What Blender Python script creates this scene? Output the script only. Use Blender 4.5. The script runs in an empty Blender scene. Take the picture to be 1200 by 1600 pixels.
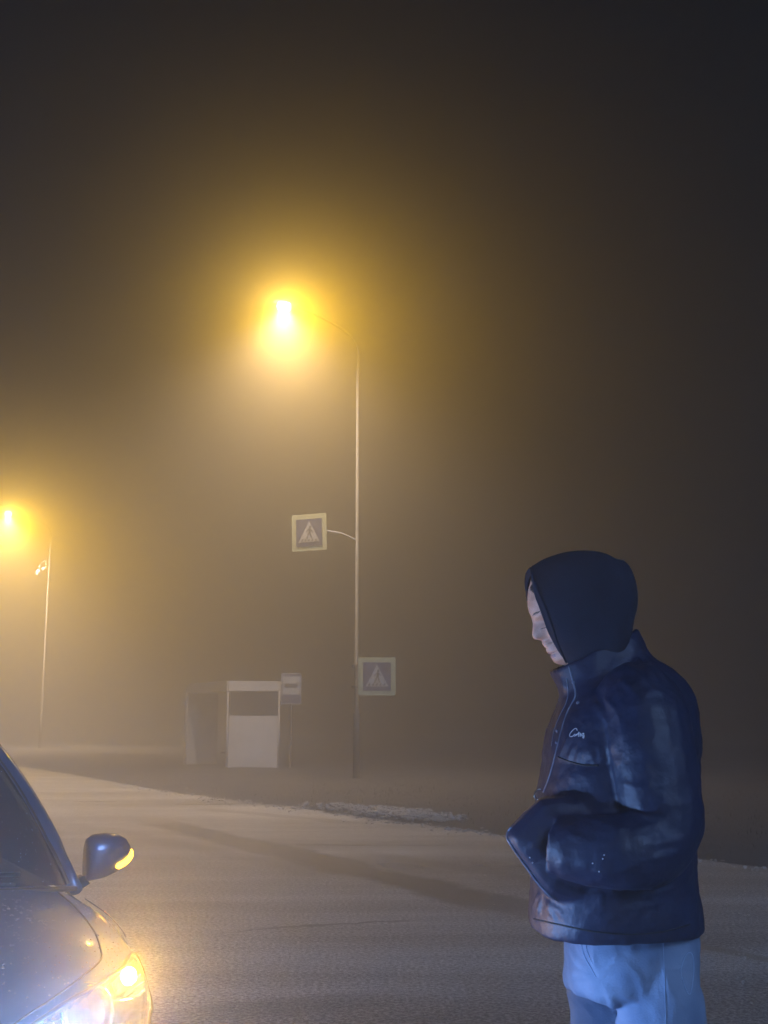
import bpy, bmesh, math, random
from mathutils import Vector, Matrix, noise
from mathutils.bvhtree import BVHTree
import numpy as np
random.seed(7)
SC = bpy.context.scene
COL = SC.collection
PI = math.pi

# ------------------------------------------------------------------ camera
CAM_H = 1.457
FPX = 1800.0                       # focal length in pixels of the 1200x1600 photograph
PITCH = math.atan(324.0 / FPX)
cam_d = bpy.data.cameras.new("camera")
cam_d.sensor_fit = 'VERTICAL'; cam_d.sensor_height = 24.0; cam_d.sensor_width = 18.0
cam_d.lens = FPX / 1600.0 * 24.0
cam_d.clip_start = 0.05; cam_d.clip_end = 1500
cam = bpy.data.objects.new("camera", cam_d); COL.objects.link(cam)
cam.location = (0, 0, CAM_H); cam.rotation_euler = (PI / 2 + PITCH, 0, 0)
SC.camera = cam

# ------------------------------------------------------------------ world: night sky, no sun
w = bpy.data.worlds.new("World"); SC.world = w; w.use_nodes = True
nt = w.node_tree; nt.nodes.clear()
sky = nt.nodes.new('ShaderNodeTexSky'); sky.sky_type = 'NISHITA'; sky.sun_disc = False
sky.sun_elevation = math.radians(-4); sky.sun_rotation = math.radians(0)
bg = nt.nodes.new('ShaderNodeBackground'); bg.inputs['Strength'].default_value = 0.05
wo = nt.nodes.new('ShaderNodeOutputWorld')
nt.links.new(sky.outputs[0], bg.inputs[0]); nt.links.new(bg.outputs[0], wo.inputs[0])

# added cold fill, a soft sun lamp from behind the photographer's right shoulder
cold_fill = bpy.data.lights.new("cold_fill", 'SUN'); cold_fill.energy = 2.1; cold_fill.angle = math.radians(20); cold_fill.color = (0.34, 0.55, 1.0)
cold_fill_o = bpy.data.objects.new("cold_fill", cold_fill); COL.objects.link(cold_fill_o)
cold_fill_o.rotation_mode = 'QUATERNION'; cold_fill_o.rotation_quaternion = Vector((-0.45, 1.0, -0.62)).to_track_quat('-Z', 'Y')

# lamp powers (watts); the lamps themselves are added with the things that carry them
P_STREET = 118.0
P_STREET2 = 930.0
P_HEAD = 330.0
P_DOWN = 14.0
P_NADIR = 92.0
C_NADIR = (1.0, 0.76, 0.56)                       # how much stronger a street lamp shines towards the road
P_TURN = 19.0
C_STREET = (1.0, 0.60, 0.10)
C_DOWN = (1.0, 0.54, 0.0)
C_HEAD = (0.26, 0.48, 1.0)
C_TURN = (1.0, 0.50, 0.02)
FOG_DENSITY = 0.044
FOG_G = 0.90

SC.render.engine = 'CYCLES'
SC.cycles.use_denoising = True
SC.cycles.volume_bounces = 2
SC.cycles.max_bounces = 6
SC.cycles.transparent_max_bounces = 8
SC.cycles.caustics_reflective = False; SC.cycles.caustics_refractive = False
SC.cycles.sample_clamp_indirect = 3.0
SC.view_settings.view_transform = 'Standard'; SC.view_settings.look = 'None'
SC.view_settings.gamma = 1; SC.view_settings.exposure = 0.25

# ------------------------------------------------------------------ helpers
cP, sP = math.cos(PITCH), math.sin(PITCH)
def ray(px, py):
    u = (px - 600) / FPX; v = (800 - py) / FPX
    return Vector((u, cP - v * sP, sP + v * cP))
def at(px, py, Y):                 # a place in the world, Y metres ahead of the photographer
    d = ray(px, py); return Vector((0, 0, CAM_H)) + d * (Y / d.y)
def gnd(px, py, z=0.0):
    d = ray(px, py); t = (z - CAM_H) / d.z
    return Vector((0, 0, CAM_H)) + d * t

def org(o):
    v = Vector((0, 0, 0))
    while o is not None: v += o.location; o = o.parent
    return v
def tag(o, label=None, cat=None, group=None, kind=None):
    if label: o['label'] = label
    if cat: o['category'] = cat
    if group: o['group'] = group
    if kind: o['kind'] = kind
    return o
def empty(name, loc, rz=0.0):
    o = bpy.data.objects.new(name, None); COL.objects.link(o)
    o.location = loc; o.rotation_euler = (0, 0, rz); o.empty_display_size = 0.2
    return o
def mesh(name, V, F, mat, parent=None, smooth=True, local=False):
    me = bpy.data.meshes.new(name)
    off = Vector((0, 0, 0)) if (local or parent is None) else org(parent)
    me.from_pydata([tuple(Vector(v) - off) for v in V], [], F)
    bm = bmesh.new(); bm.from_mesh(me); bmesh.ops.recalc_face_normals(bm, faces=bm.faces)
    bm.to_mesh(me); bm.free()
    if smooth:
        for p in me.polygons: p.use_smooth = True
    if mat: me.materials.append(mat)
    o = bpy.data.objects.new(name, me); COL.objects.link(o)
    if parent: o.parent = parent
    return o

class MB:
    def __init__(s): s.V = []; s.F = []
    def add(s, V, F):
        n = len(s.V); s.V += [Vector(v) for v in V]; s.F += [tuple(i + n for i in f) for f in F]; return s
    def box(s, c, h, M=None, bev=0.0):
        c = Vector(c); M = M or Matrix.Identity(3)
        bm = bmesh.new(); bmesh.ops.create_cube(bm, size=1.0)
        for v in bm.verts: v.co = Vector((v.co.x * 2 * h[0], v.co.y * 2 * h[1], v.co.z * 2 * h[2]))
        if bev > 0: bmesh.ops.bevel(bm, geom=list(bm.edges), offset=bev, segments=2, affect='EDGES', profile=0.6)
        bm.verts.index_update()
        s.add([c + M @ v.co for v in bm.verts], [[v.index for v in f.verts] for f in bm.faces]); bm.free(); return s
    def tube(s, pts, rad, n=8, cap=True, closed=False):
        pts = [Vector(p) for p in pts]; m = len(pts)
        if not hasattr(rad, '__len__'): rad = [rad] * m
        rings = []; up = None
        for i, p in enumerate(pts):
            a = pts[i - 1] if (i > 0 or closed) else p; b = pts[(i + 1) % m] if (i < m - 1 or closed) else p
            t = (b - a); t = t.normalized() if t.length > 1e-9 else Vector((0, 0, 1))
            if up is None:
                up = Vector((0, 0, 1)) if abs(t.z) < 0.9 else Vector((1, 0, 0))
            x = t.cross(up)
            if x.length < 1e-6: x = t.orthogonal()
            x.normalize(); y = x.cross(t).normalized(); up = y
            rings.append([p + (x * math.cos(2 * PI * k / n) + y * math.sin(2 * PI * k / n)) * rad[i] for k in range(n)])
        return s.loft(rings, cap and not closed, cap and not closed, closed)
    def loft(s, rings, cap0=True, cap1=True, loop=False, ring_closed=True):
        n = len(rings[0]); V = [v for r in rings for v in r]; F = []
        m = len(rings)
        for i in range(m if loop else m - 1):
            j = (i + 1) % m
            for k in range(n if ring_closed else n - 1):
                l = (k + 1) % n
                F.append((i * n + k, i * n + l, j * n + l, j * n + k))
        if cap0: F.append(tuple(range(n)))
        if cap1: F.append(tuple((m - 1) * n + k for k in range(n)))
        return s.add(V, F)
    def prism(s, poly, o, ex, ey, depth):     # polygon in the ex, ey plane, extruded along their normal
        ez = ex.cross(ey).normalized(); n = len(poly)
        A = [o + ex * x + ey * y for x, y in poly]; B = [a + ez * depth for a in A]
        return s.add(A + B, [tuple(range(n)), tuple(range(2 * n - 1, n - 1, -1))] + [(k, (k + 1) % n, n + (k + 1) % n, n + k) for k in range(n)])
    def sphere(s, c, r, seg=16, rings=10, M=None):
        R = []
        for i in range(1, rings):
            th = PI * i / rings
            R.append([Vector(c) + (M or Matrix.Identity(3)) @ Vector((r[0] * math.sin(th) * math.cos(2 * PI * k / seg), r[1] * math.sin(th) * math.sin(2 * PI * k / seg), r[2] * math.cos(th))) for k in range(seg)])
        return s.loft(R)
    def build(s, name, mat, parent=None, smooth=True, local=False):
        return mesh(name, s.V, s.F, mat, parent, smooth, local)

def cr(pts, n):                      # Catmull-Rom through points (any dimension), n samples
    P = np.array([list(p) for p in pts], float); m = len(P)
    out = []
    for t in np.linspace(0, m - 1, n):
        i = min(int(t), m - 2); f = t - i
        p0 = P[max(i - 1, 0)]; p1 = P[i]; p2 = P[i + 1]; p3 = P[min(i + 2, m - 1)]
        out.append(0.5 * ((2 * p1) + (-p0 + p2) * f + (2 * p0 - 5 * p1 + 4 * p2 - p3) * f * f + (-p0 + 3 * p1 - 3 * p2 + p3) * f ** 3))
    return np.array(out)
def crv(pts, n): return [Vector(p) for p in cr(pts, n)]

# ------------------------------------------------------------------ materials
def base_mat(name, col, rough=0.5, metal=0.0, spec=0.5):
    m = bpy.data.materials.new(name); m.use_nodes = True
    b = m.node_tree.nodes['Principled BSDF']
    b.inputs['Base Color'].default_value = (*col, 1); b.inputs['Roughness'].default_value = rough
    b.inputs['Metallic'].default_value = metal; b.inputs['Specular IOR Level'].default_value = spec
    return m, m.node_tree, b
def noisy(name, c1, c2, scale, rough=0.5, metal=0.0, bump=0.0, bscale=None, spec=0.5, detail=6, r2=None, dist=0.01):
    m, t, b = base_mat(name, c1, rough, metal, spec)
    tc = t.nodes.new('ShaderNodeTexCoord')
    n = t.nodes.new('ShaderNodeTexNoise'); n.inputs['Scale'].default_value = scale; n.inputs['Detail'].default_value = detail
    t.links.new(tc.outputs['Object'], n.inputs['Vector'])
    r = t.nodes.new('ShaderNodeValToRGB'); r.color_ramp.elements[0].position = 0.35; r.color_ramp.elements[1].position = 0.65
    r.color_ramp.elements[0].color = (*c1, 1); r.color_ramp.elements[1].color = (*c2, 1)
    t.links.new(n.outputs['Fac'], r.inputs[0]); t.links.new(r.outputs[0], b.inputs['Base Color'])
    if r2 is not None:
        mr = t.nodes.new('ShaderNodeMapRange'); mr.inputs['To Min'].default_value = rough; mr.inputs['To Max'].default_value = r2
        mr.inputs['From Min'].default_value = 0.3; mr.inputs['From Max'].default_value = 0.7
        t.links.new(n.outputs['Fac'], mr.inputs['Value']); t.links.new(mr.outputs[0], b.inputs['Roughness'])
    if bump > 0:
        n2 = t.nodes.new('ShaderNodeTexNoise'); n2.inputs['Scale'].default_value = bscale or scale; n2.inputs['Detail'].default_value = 5
        t.links.new(tc.outputs['Object'], n2.inputs['Vector'])
        bp = t.nodes.new('ShaderNodeBump'); bp.inputs['Strength'].default_value = bump; bp.inputs['Distance'].default_value = dist
        t.links.new(n2.outputs['Fac'], bp.inputs['Height']); t.links.new(bp.outputs[0], b.inputs['Normal'])
    return m
def emit(name, col, s):
    m = bpy.data.materials.new(name); m.use_nodes = True; t = m.node_tree; t.nodes.clear()
    e = t.nodes.new('ShaderNodeEmission'); e.inputs[0].default_value = (*col, 1); e.inputs[1].default_value = s
    o = t.nodes.new('ShaderNodeOutputMaterial'); t.links.new(e.outputs[0], o.inputs[0]); return m
def clear(name, tint=(0.95, 0.97, 1.0), gloss=0.12, rough=0.03):
    m = bpy.data.materials.new(name); m.use_nodes = True; t = m.node_tree; t.nodes.clear()
    tr = t.nodes.new('ShaderNodeBsdfTransparent'); tr.inputs[0].default_value = (*tint, 1)
    g = t.nodes.new('ShaderNodeBsdfGlossy'); g.inputs['Roughness'].default_value = rough
    f = t.nodes.new('ShaderNodeFresnel'); f.inputs[0].default_value = 1.45
    a = t.nodes.new('ShaderNodeMath'); a.operation = 'ADD'; a.inputs[1].default_value = gloss * 0.3; t.links.new(f.outputs[0], a.inputs[0])
    x = t.nodes.new('ShaderNodeMixShader'); o = t.nodes.new('ShaderNodeOutputMaterial')
    t.links.new(a.outputs[0], x.inputs[0]); t.links.new(tr.outputs[0], x.inputs[1]); t.links.new(g.outputs[0], x.inputs[2]); t.links.new(x.outputs[0], o.inputs[0])
    return m

M = {}
M['steel'] = noisy('galvanised_steel', (0.07, 0.07, 0.068), (0.045, 0.045, 0.045), 6, 0.6, 0.0, 0.1, 40)
M['darkmetal'] = noisy('dark_metal', (0.04, 0.04, 0.045), (0.07, 0.07, 0.07), 9, 0.5)
M['lampglow'] = emit('lamp_glow', (1.0, 0.86, 0.60), 22)
_t = M['lampglow'].node_tree; _a = _t.nodes.new('ShaderNodeAddShader'); _b = _t.nodes.new('ShaderNodeBsdfTransparent')
_t.links.new(_t.nodes['Emission'].outputs[0], _a.inputs[0]); _t.links.new(_b.outputs[0], _a.inputs[1]); _t.links.new(_a.outputs[0], _t.nodes['Material Output'].inputs[0])
M['signwhite'] = noisy('sign_white', (0.50, 0.50, 0.48), (0.40, 0.40, 0.39), 5, 0.4)
M['signyellow'] = noisy('sign_yellow_green', (0.50, 0.50, 0.30), (0.42, 0.43, 0.25), 5, 0.4)
M['signblue'] = noisy('sign_blue', (0.03, 0.05, 0.12), (0.04, 0.06, 0.15), 5, 0.4)
M['signblack'] = noisy('sign_black', (0.02, 0.02, 0.02), (0.03, 0.03, 0.03), 5, 0.5)
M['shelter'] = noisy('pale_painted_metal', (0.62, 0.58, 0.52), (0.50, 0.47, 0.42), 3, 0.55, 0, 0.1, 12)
M['shelterdark'] = noisy('shelter_interior', (0.05, 0.05, 0.055), (0.08, 0.08, 0.085), 3, 0.7)  # shade of the unlit inside is put into the back wall's colour
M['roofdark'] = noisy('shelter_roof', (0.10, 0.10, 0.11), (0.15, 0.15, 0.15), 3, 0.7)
M['windowdark'], _, _ = base_mat('dark_window', (0.02, 0.022, 0.028), 0.12)
M['wood'] = noisy('bench_wood', (0.14, 0.09, 0.05), (0.20, 0.13, 0.08), 8, 0.7)

# road surface, coordinates along and across the road
RD = Vector((-0.515, 0.857, 0)).normalized()         # away from the photographer
RN = Vector((RD.y, -RD.x, 0))                        # to the right, towards the verge
def asphalt():
    m, t, b = base_mat('asphalt', (0.05, 0.05, 0.05), 0.5)
    L = t.links
    def nd(k, **kw):
        n = t.nodes.new(k)
        for a, v in kw.items(): setattr(n, a, v)
        return n
    tc = nd('ShaderNodeTexCoord'); P = tc.outputs['Object']
    def math_(op, a, c=None, cl=False):
        n = nd('ShaderNodeMath', operation=op); n.use_clamp = cl
        for i, x in enumerate((a, c)):
            if x is None: continue
            if isinstance(x, (int, float)): n.inputs[i].default_value = x
            else: L.new(x, n.inputs[i])
        return n.outputs[0]
    def dot(v):
        n = nd('ShaderNodeVectorMath', operation='DOT_PRODUCT'); L.new(P, n.inputs[0]); n.inputs[1].default_value = v; return n.outputs['Value']
    def noi(scale, det=4, vec=None, rough=0.6):
        n = nd('ShaderNodeTexNoise'); n.inputs['Scale'].default_value = scale; n.inputs['Detail'].default_value = det
        n.inputs['Roughness'].default_value = rough; L.new(vec or P, n.inputs['Vector']); return n.outputs['Fac']
    def ramp(x, a, c, lo=0.0, hi=1.0):
        n = nd('ShaderNodeMapRange'); n.interpolation_type = 'SMOOTHSTEP'
        n.inputs['From Min'].default_value = a; n.inputs['From Max'].default_value = c
        n.inputs['To Min'].default_value = lo; n.inputs['To Max'].default_value = hi; L.new(x, n.inputs['Value']); return n.outputs[0]
    wob = math_('MULTIPLY', math_('SUBTRACT', noi(0.8, 3), 0.5), 0.5)
    wob2 = math_('MULTIPLY', math_('SUBTRACT', noi(6, 5), 0.5), 0.16)
    def band(p, q, wd, soft, strength, along=(None, None), wo=1.0):
        # distance to the line p-q on the ground; a soft-edged band with a width of its own
        d = (q - p).normalized(); n = Vector((-d.y, d.x, 0))
        x = math_('ADD', dot(n), -n.dot(p)); x = math_('ADD', x, math_('MULTIPLY', wob, wo)); x = math_('ADD', x, wob2 if wo > 0 else 0.0)
        x = math_('ABSOLUTE', x)
        k = ramp(x, wd, wd + soft, 1.0, 0.0)
        s = math_('ADD', dot(d), -d.dot(p)); Ln = (q - p).length
        lo = along[0] if along[0] is not None else 0.3
        k = math_('MULTIPLY', k, ramp(s, -lo, lo, 0.0, 1.0)); k = math_('MULTIPLY', k, ramp(s, Ln - lo, Ln + lo, 1.0, 0.0))
        return math_('MULTIPLY', k, strength)
    # stretched noise along the road: wheel polish
    mp = nd('ShaderNodeMapping'); mp.inputs['Rotation'].default_value = (0, 0, -math.atan2(RD.y, RD.x)); mp.inputs['Scale'].default_value = (0.12, 1.0, 1.0)
    L.new(P, mp.inputs['Vector'])
    streak = noi(0.9, 5, mp.outputs[0]); big = noi(0.35, 4)
    fine = noi(38, 6, rough=0.8)
    vor = nd('ShaderNodeTexVoronoi'); vor.inputs['Scale'].default_value = 55; L.new(P, vor.inputs['Vector'])
    spk = ramp(vor.outputs['Distance'], 0.0, 0.55, 1.0, 0.0)
    tone = math_('ADD', ramp(fine, 0.38, 0.62, 0.12, 1.7), ramp(big, 0.3, 0.7, -0.15, 0.2))
    tone = math_('ADD', tone, ramp(streak, 0.35, 0.65, -0.42, 0.40))
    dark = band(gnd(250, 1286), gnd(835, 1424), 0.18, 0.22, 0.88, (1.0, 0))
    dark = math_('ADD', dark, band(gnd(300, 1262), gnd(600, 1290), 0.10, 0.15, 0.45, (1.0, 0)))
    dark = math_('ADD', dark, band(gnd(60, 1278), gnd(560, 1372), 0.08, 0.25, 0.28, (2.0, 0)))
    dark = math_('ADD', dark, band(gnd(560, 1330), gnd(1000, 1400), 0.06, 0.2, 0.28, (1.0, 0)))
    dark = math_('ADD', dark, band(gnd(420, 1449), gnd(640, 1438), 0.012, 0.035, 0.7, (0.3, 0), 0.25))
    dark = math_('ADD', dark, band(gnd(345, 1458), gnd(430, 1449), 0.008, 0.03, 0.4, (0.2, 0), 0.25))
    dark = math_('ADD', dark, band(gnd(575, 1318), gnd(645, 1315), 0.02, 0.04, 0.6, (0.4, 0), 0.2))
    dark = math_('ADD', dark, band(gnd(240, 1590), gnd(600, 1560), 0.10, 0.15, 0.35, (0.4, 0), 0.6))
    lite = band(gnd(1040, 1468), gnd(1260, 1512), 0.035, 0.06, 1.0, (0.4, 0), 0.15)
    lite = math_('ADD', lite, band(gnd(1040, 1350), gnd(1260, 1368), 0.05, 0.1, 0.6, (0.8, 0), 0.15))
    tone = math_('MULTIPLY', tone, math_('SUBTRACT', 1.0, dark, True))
    base = nd('ShaderNodeMix', data_type='RGBA', blend_type='MULTIPLY'); base.inputs[0].default_value = 1.0
    base.inputs[6].default_value = (0.46, 0.46, 0.46, 1); L.new(tone, base.inputs[7])
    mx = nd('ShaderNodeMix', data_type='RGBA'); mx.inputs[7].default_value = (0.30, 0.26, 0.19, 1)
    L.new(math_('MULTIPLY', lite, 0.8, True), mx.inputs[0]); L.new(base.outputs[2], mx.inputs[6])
    mx2 = nd('ShaderNodeMix', data_type='RGBA'); mx2.inputs[7].default_value = (0.55, 0.53, 0.50, 1)
    L.new(math_('MULTIPLY', ramp(noi(30, 3), 0.45, 0.7), math_('MULTIPLY', spk, 0.9)), mx2.inputs[0]); L.new(mx.outputs[2], mx2.inputs[6])
    L.new(mx2.outputs[2], b.inputs['Base Color'])
    rg = math_('ADD', ramp(streak, 0.3, 0.7, 0.26, 0.50), math_('MULTIPLY', dark, 0.25)); L.new(rg, b.inputs['Roughness'])
    b.inputs['Specular IOR Level'].default_value = 1.0
    h = math_('ADD', math_('MULTIPLY', spk, 0.6), fine); h = math_('ADD', h, math_('MULTIPLY', dark, -0.6))
    bp = nd('ShaderNodeBump'); bp.inputs['Strength'].default_value = 0.9; bp.inputs['Distance'].default_value = 0.022
    L.new(h, bp.inputs['Height']); L.new(bp.outputs[0], b.inputs['Normal']); L.new(bp.outputs[0], b.inputs['Coat Normal'])
    b.inputs['Coat Weight'].default_value = 1.0; b.inputs['Coat Roughness'].default_value = 0.24; b.inputs['Coat IOR'].default_value = 1.6
    return m
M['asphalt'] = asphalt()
M['soil'] = noisy('verge_soil', (0.028, 0.027, 0.025), (0.050, 0.048, 0.045), 3, 0.9, 0, 0.8, 14, dist=0.05)
M['gravel'] = noisy('gravel', (0.30, 0.28, 0.25), (0.45, 0.43, 0.40), 30, 0.7)
M['grass'] = noisy('dry_grass', (0.018, 0.020, 0.012), (0.034, 0.032, 0.020), 10, 0.8)

# ------------------------------------------------------------------ ground, road, verge
G = MB(); G.add([(-400, -60, -0.03), (300, -60, -0.03), (300, 700, -0.03), (-400, 700, -0.03)], [(0, 1, 2, 3)])
tag(G.build('ground', M['soil'], None, False), kind='structure')
edge_px = [(1330, 1372), (1100, 1343), (960, 1325), (820, 1309), (700, 1292), (600, 1280), (500, 1266), (430, 1257), (350, 1248)]
edge = [gnd(*p) for p in edge_px]
e = edge[-1]
edge += [e + RD * 4, e + RD * 9 + RN * .3, e + RD * 15 + RN * .5]
EDGE = crv(edge, 130)
EDGE = [EDGE[0] - RD * d for d in range(30, 0, -2)] + EDGE + [EDGE[-1] + RD * d for d in range(4, 124, 6)]
for i, p in enumerate(EDGE):
    p += RN * (noise.noise(Vector((i * 0.37, 0, 0))) * 0.12); p.z = 0
R = MB(); n = len(EDGE)
R.add([p.copy() for p in EDGE] + [p - RN * 60 for p in EDGE], [(i, i + 1, n + i + 1, n + i) for i in range(n - 1)])
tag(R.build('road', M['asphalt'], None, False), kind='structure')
# raised rough verge
Vg = []; Fg = []; cols = 26
for i, p in enumerate(EDGE):
    for j in range(cols):
        d = (j / (cols - 1)) ** 2 * 40
        q = p + RN * (d - 0.06)
        nz = noise.noise(Vector((q.x * 0.9, q.y * 0.9, 0))) * 0.06 + noise.noise(Vector((q.x * 3, q.y * 3, 4))) * 0.03
        q.z = 0.006 + min(1, d / 0.5) * (0.075 + nz) if j else 0.004
        Vg.append(q)
for i in range(n - 1):
    for j in range(cols - 1):
        Fg.append((i * cols + j, i * cols + j + 1, (i + 1) * cols + j + 1, (i + 1) * cols + j))
tag(mesh('verge', Vg, Fg, M['soil']), kind='structure')

def stone(mb, c, r):
    bm = bmesh.new(); bmesh.ops.create_icosphere(bm, subdivisions=1, radius=1)
    s = Vector((random.uniform(.7, 1.3), random.uniform(.7, 1.3), random.uniform(.45, .8)))
    rot = Matrix.Rotation(random.uniform(0, 6.3), 3, 'Z')
    for v in bm.verts:
        v.co = Vector((v.co.x * s.x, v.co.y * s.y, v.co.z * s.z)) * random.uniform(.75, 1.15)
    mb.add([Vector(c) + rot @ (v.co * r) for v in bm.verts], [[v.index for v in f.verts] for f in bm.faces]); bm.free()
gr = MB()
def ep(t):
    i = min(int(t), n - 2); return EDGE[i].lerp(EDGE[i + 1], t - i)
for _ in range(1500):
    i = random.randint(14, n - 40); p = ep(i + random.random())
    d = random.gauss(0.10, 0.28); r = random.uniform(0.008, 0.03) * (1.6 if random.random() < .1 else 1)
    q = p + RN * d; stone(gr, (q.x, q.y, r * 0.3 + (0.03 if d > 0.25 else 0.0)), r)
# a low heap of pushed-up grit where the photo shows it
for _ in range(900):
    a = gnd(random.triangular(470, 690, 590), 1200)
    px = random.triangular(470, 700, 590); py = 1263 + (px - 470) * 0.127
    q = gnd(px, py) + RN * random.gauss(0.28, 0.22); r = random.uniform(0.015, 0.05)
    stone(gr, (q.x, q.y, 0.04 + r * 0.3 + random.random() * 0.05), r)
# loose grit on the road at the right of the picture and near the photographer
for cx, cy, sx, sy, k in [(1130, 1322, 60, 10, 60), (1150, 1535, 60, 26, 110), (1170, 1440, 40, 40, 30), (780, 1400, 200, 60, 60), (500, 1500, 300, 60, 90)]:
    for _ in range(k):
        py = min(1640, max(1290, random.gauss(cy, sy))); q = gnd(random.gauss(cx, sx), py); r = random.uniform(0.0025, 0.006) * (1 + (q.y / 9))
        stone(gr, (q.x, q.y, r * 0.3), r)
tag(gr.build('gravel', M['gravel'], None, False), 'pale grit and small stones scattered along the edge of the road', 'gravel', kind='stuff')
gs = MB()
for _ in range(2600):
    p = ep(random.uniform(10, n - 30)); d = abs(random.gauss(0, 1)) * 5 + 0.15
    q = p + RN * d; h = random.uniform(0.03, 0.10) ; a = random.uniform(0, 6.3); lean = Vector((math.cos(a), math.sin(a), 0)) * h * random.uniform(.2, .8)
    wv = Vector((-math.sin(a), math.cos(a), 0)) * 0.006
    b0 = Vector((q.x, q.y, 0.05))
    gs.add([b0 - wv, b0 + wv, b0 + lean * .5 + Vector((0, 0, h * .7)) + wv * .7, b0 + lean + Vector((0, 0, h)), b0 + lean * .5 + Vector((0, 0, h * .7)) - wv * .7], [(0, 1, 2, 4), (4, 2, 3)])
tag(gs.build('grass', M['grass'], None, False), 'short dry grass on the dark verge beyond the road edge', 'grass', kind='stuff')

# ------------------------------------------------------------------ street lamps
def lamp_light(name, loc, col, power, rad, parent):
    l = bpy.data.lights.new(name, 'POINT'); l.color = col; l.energy = power; l.shadow_soft_size = rad
    o = bpy.data.objects.new(name, l); COL.objects.link(o); o.parent = parent; o.location = Vector(loc) - org(parent); return o
def street_lamp(base, head, power, label, bend=1.4):
    root = tag(empty('street_lamp', base), label, 'street lamp', 'street lamps along the road')
    base = Vector(base); head = Vector(head)
    hd = Vector((head.x - base.x, head.y - base.y, 0)); L = hd.length; hd.normalize()
    ztop = head.z - 0.75
    m = MB(); m.tube([base, base + Vector((0, 0, 1.6)), base + Vector((0, 0, 1.62)), Vector((base.x, base.y, ztop - 0.4))], [0.085, 0.08, 0.055, 0.035], 14)
    m.build('pole', M['steel'], root)
    mp = MB(); mp.box(base + Vector((0, 0, 0.02)), (0.2, 0.2, 0.02), None, 0.005); mp.build('base_plate', M['steel'], root, False)
    pts = [Vector((base.x, base.y, ztop - 0.45)), Vector((base.x, base.y, ztop - 0.1)), base + hd * (L * 0.10) + Vector((0, 0, ztop + 0.22 - base.z)), base + hd * (L * 0.35) + Vector((0, 0, ztop + .48 - base.z)), base + hd * (L - 0.25) + Vector((0, 0, head.z + 0.02 - base.z))]
    a = MB(); a.tube(crv(pts, 18), 0.028, 10); a.build('arm', M['steel'], root)
    X = hd; Y = Vector((-hd.y, hd.x, 0)); Mx = Matrix((X, Y, Vector((0, 0, 1)))).transposed()
    h = MB()
    rings = []
    for t, wd, hh, dz in [(-.42, .03, .03, 0.03), (-.38, .07, .055, .03), (-.2, .10, .075, .04), (.05, .15, .085, .045), (.25, .15, .075, .045), (.33, .10, .045, .035), (.36, .03, .015, .03)]:
        c = head + X * (t) + Vector((0, 0, dz))
        rings.append([c + Y * wd * math.cos(2 * PI * k / 16) + Vector((0, 0, 1)) * max(hh * math.sin(2 * PI * k / 16), -0.02) for k in range(16)])
    h.loft(rings); hs = h.build('lamp_head', M['steel'], root)
    g = MB(); g.sphere(head + X * 0.06 + Vector((0, 0, -0.06)), (0.17, 0.125, 0.12), 16, 10, Mx); g.build('lamp_lens', M['lampglow'], hs)
    lamp_light('lamp_bulb', head + X * 0.06 + Vector((0, 0, -0.09)), C_STREET, power, 0.06, root)
    l = bpy.data.lights.new('lamp_beam', 'SPOT'); l.color = C_DOWN; l.energy = power * P_DOWN; l.shadow_soft_size = 0.06; l.spot_size = math.radians(104); l.spot_blend = 0.9
    o = bpy.data.objects.new('lamp_beam', l); COL.objects.link(o); o.parent = root; o.location = head + X * 0.06 + Vector((0, 0, -0.10)) - org(root)
    o.rotation_mode = 'QUATERNION'; o.rotation_quaternion = Vector((.50, -.60, -1.0)).to_track_quat('-Z', 'Y')
    l = bpy.data.lights.new('lamp_downlight', 'SPOT'); l.color = C_NADIR; l.energy = power * P_NADIR; l.shadow_soft_size = 0.06; l.spot_size = math.radians(128); l.spot_blend = 1.0
    o = bpy.data.objects.new('lamp_downlight', l); COL.objects.link(o); o.parent = root; o.location = head + X * 0.06 + Vector((0, 0, -0.10)) - org(root)
    return root
S1Y = 28.0
s1 = at(557, 1100, S1Y); s1.z = 0
h1 = at(447, 476, 27.0)
LAMP1 = street_lamp(s1, h1, P_STREET, 'nearer street lamp with a curved arm, its pole carrying the crossing signs')
s2 = at(76, 900, 58.0); s2.z = 0
h2 = at(15, 801, 57.0)
LAMP2 = street_lamp(s2, h2, P_STREET2, 'more distant lit street lamp at the left edge of the picture')
fb = MB(); q = at(74, 888, 58.0)
fb.tube([q, q + Vector((-.12, 0, .05)), q + Vector((-.3, 0, -.02))], .03); fb.tube(crv([q + Vector((-.05, 0, 0)), q + Vector((-.12, 0, .35)), q + Vector((-.35, 0, .25)), q + Vector((-.42, 0, -.1))], 12), .02)
fb.sphere(q + Vector((-.45, 0, -.25)), (.12, .10, .18)); fb.sphere(q + Vector((-.16, 0, -.05)), (.07, .07, .13))
fb.build('wire_bracket', M['signwhite'], LAMP2)

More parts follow.
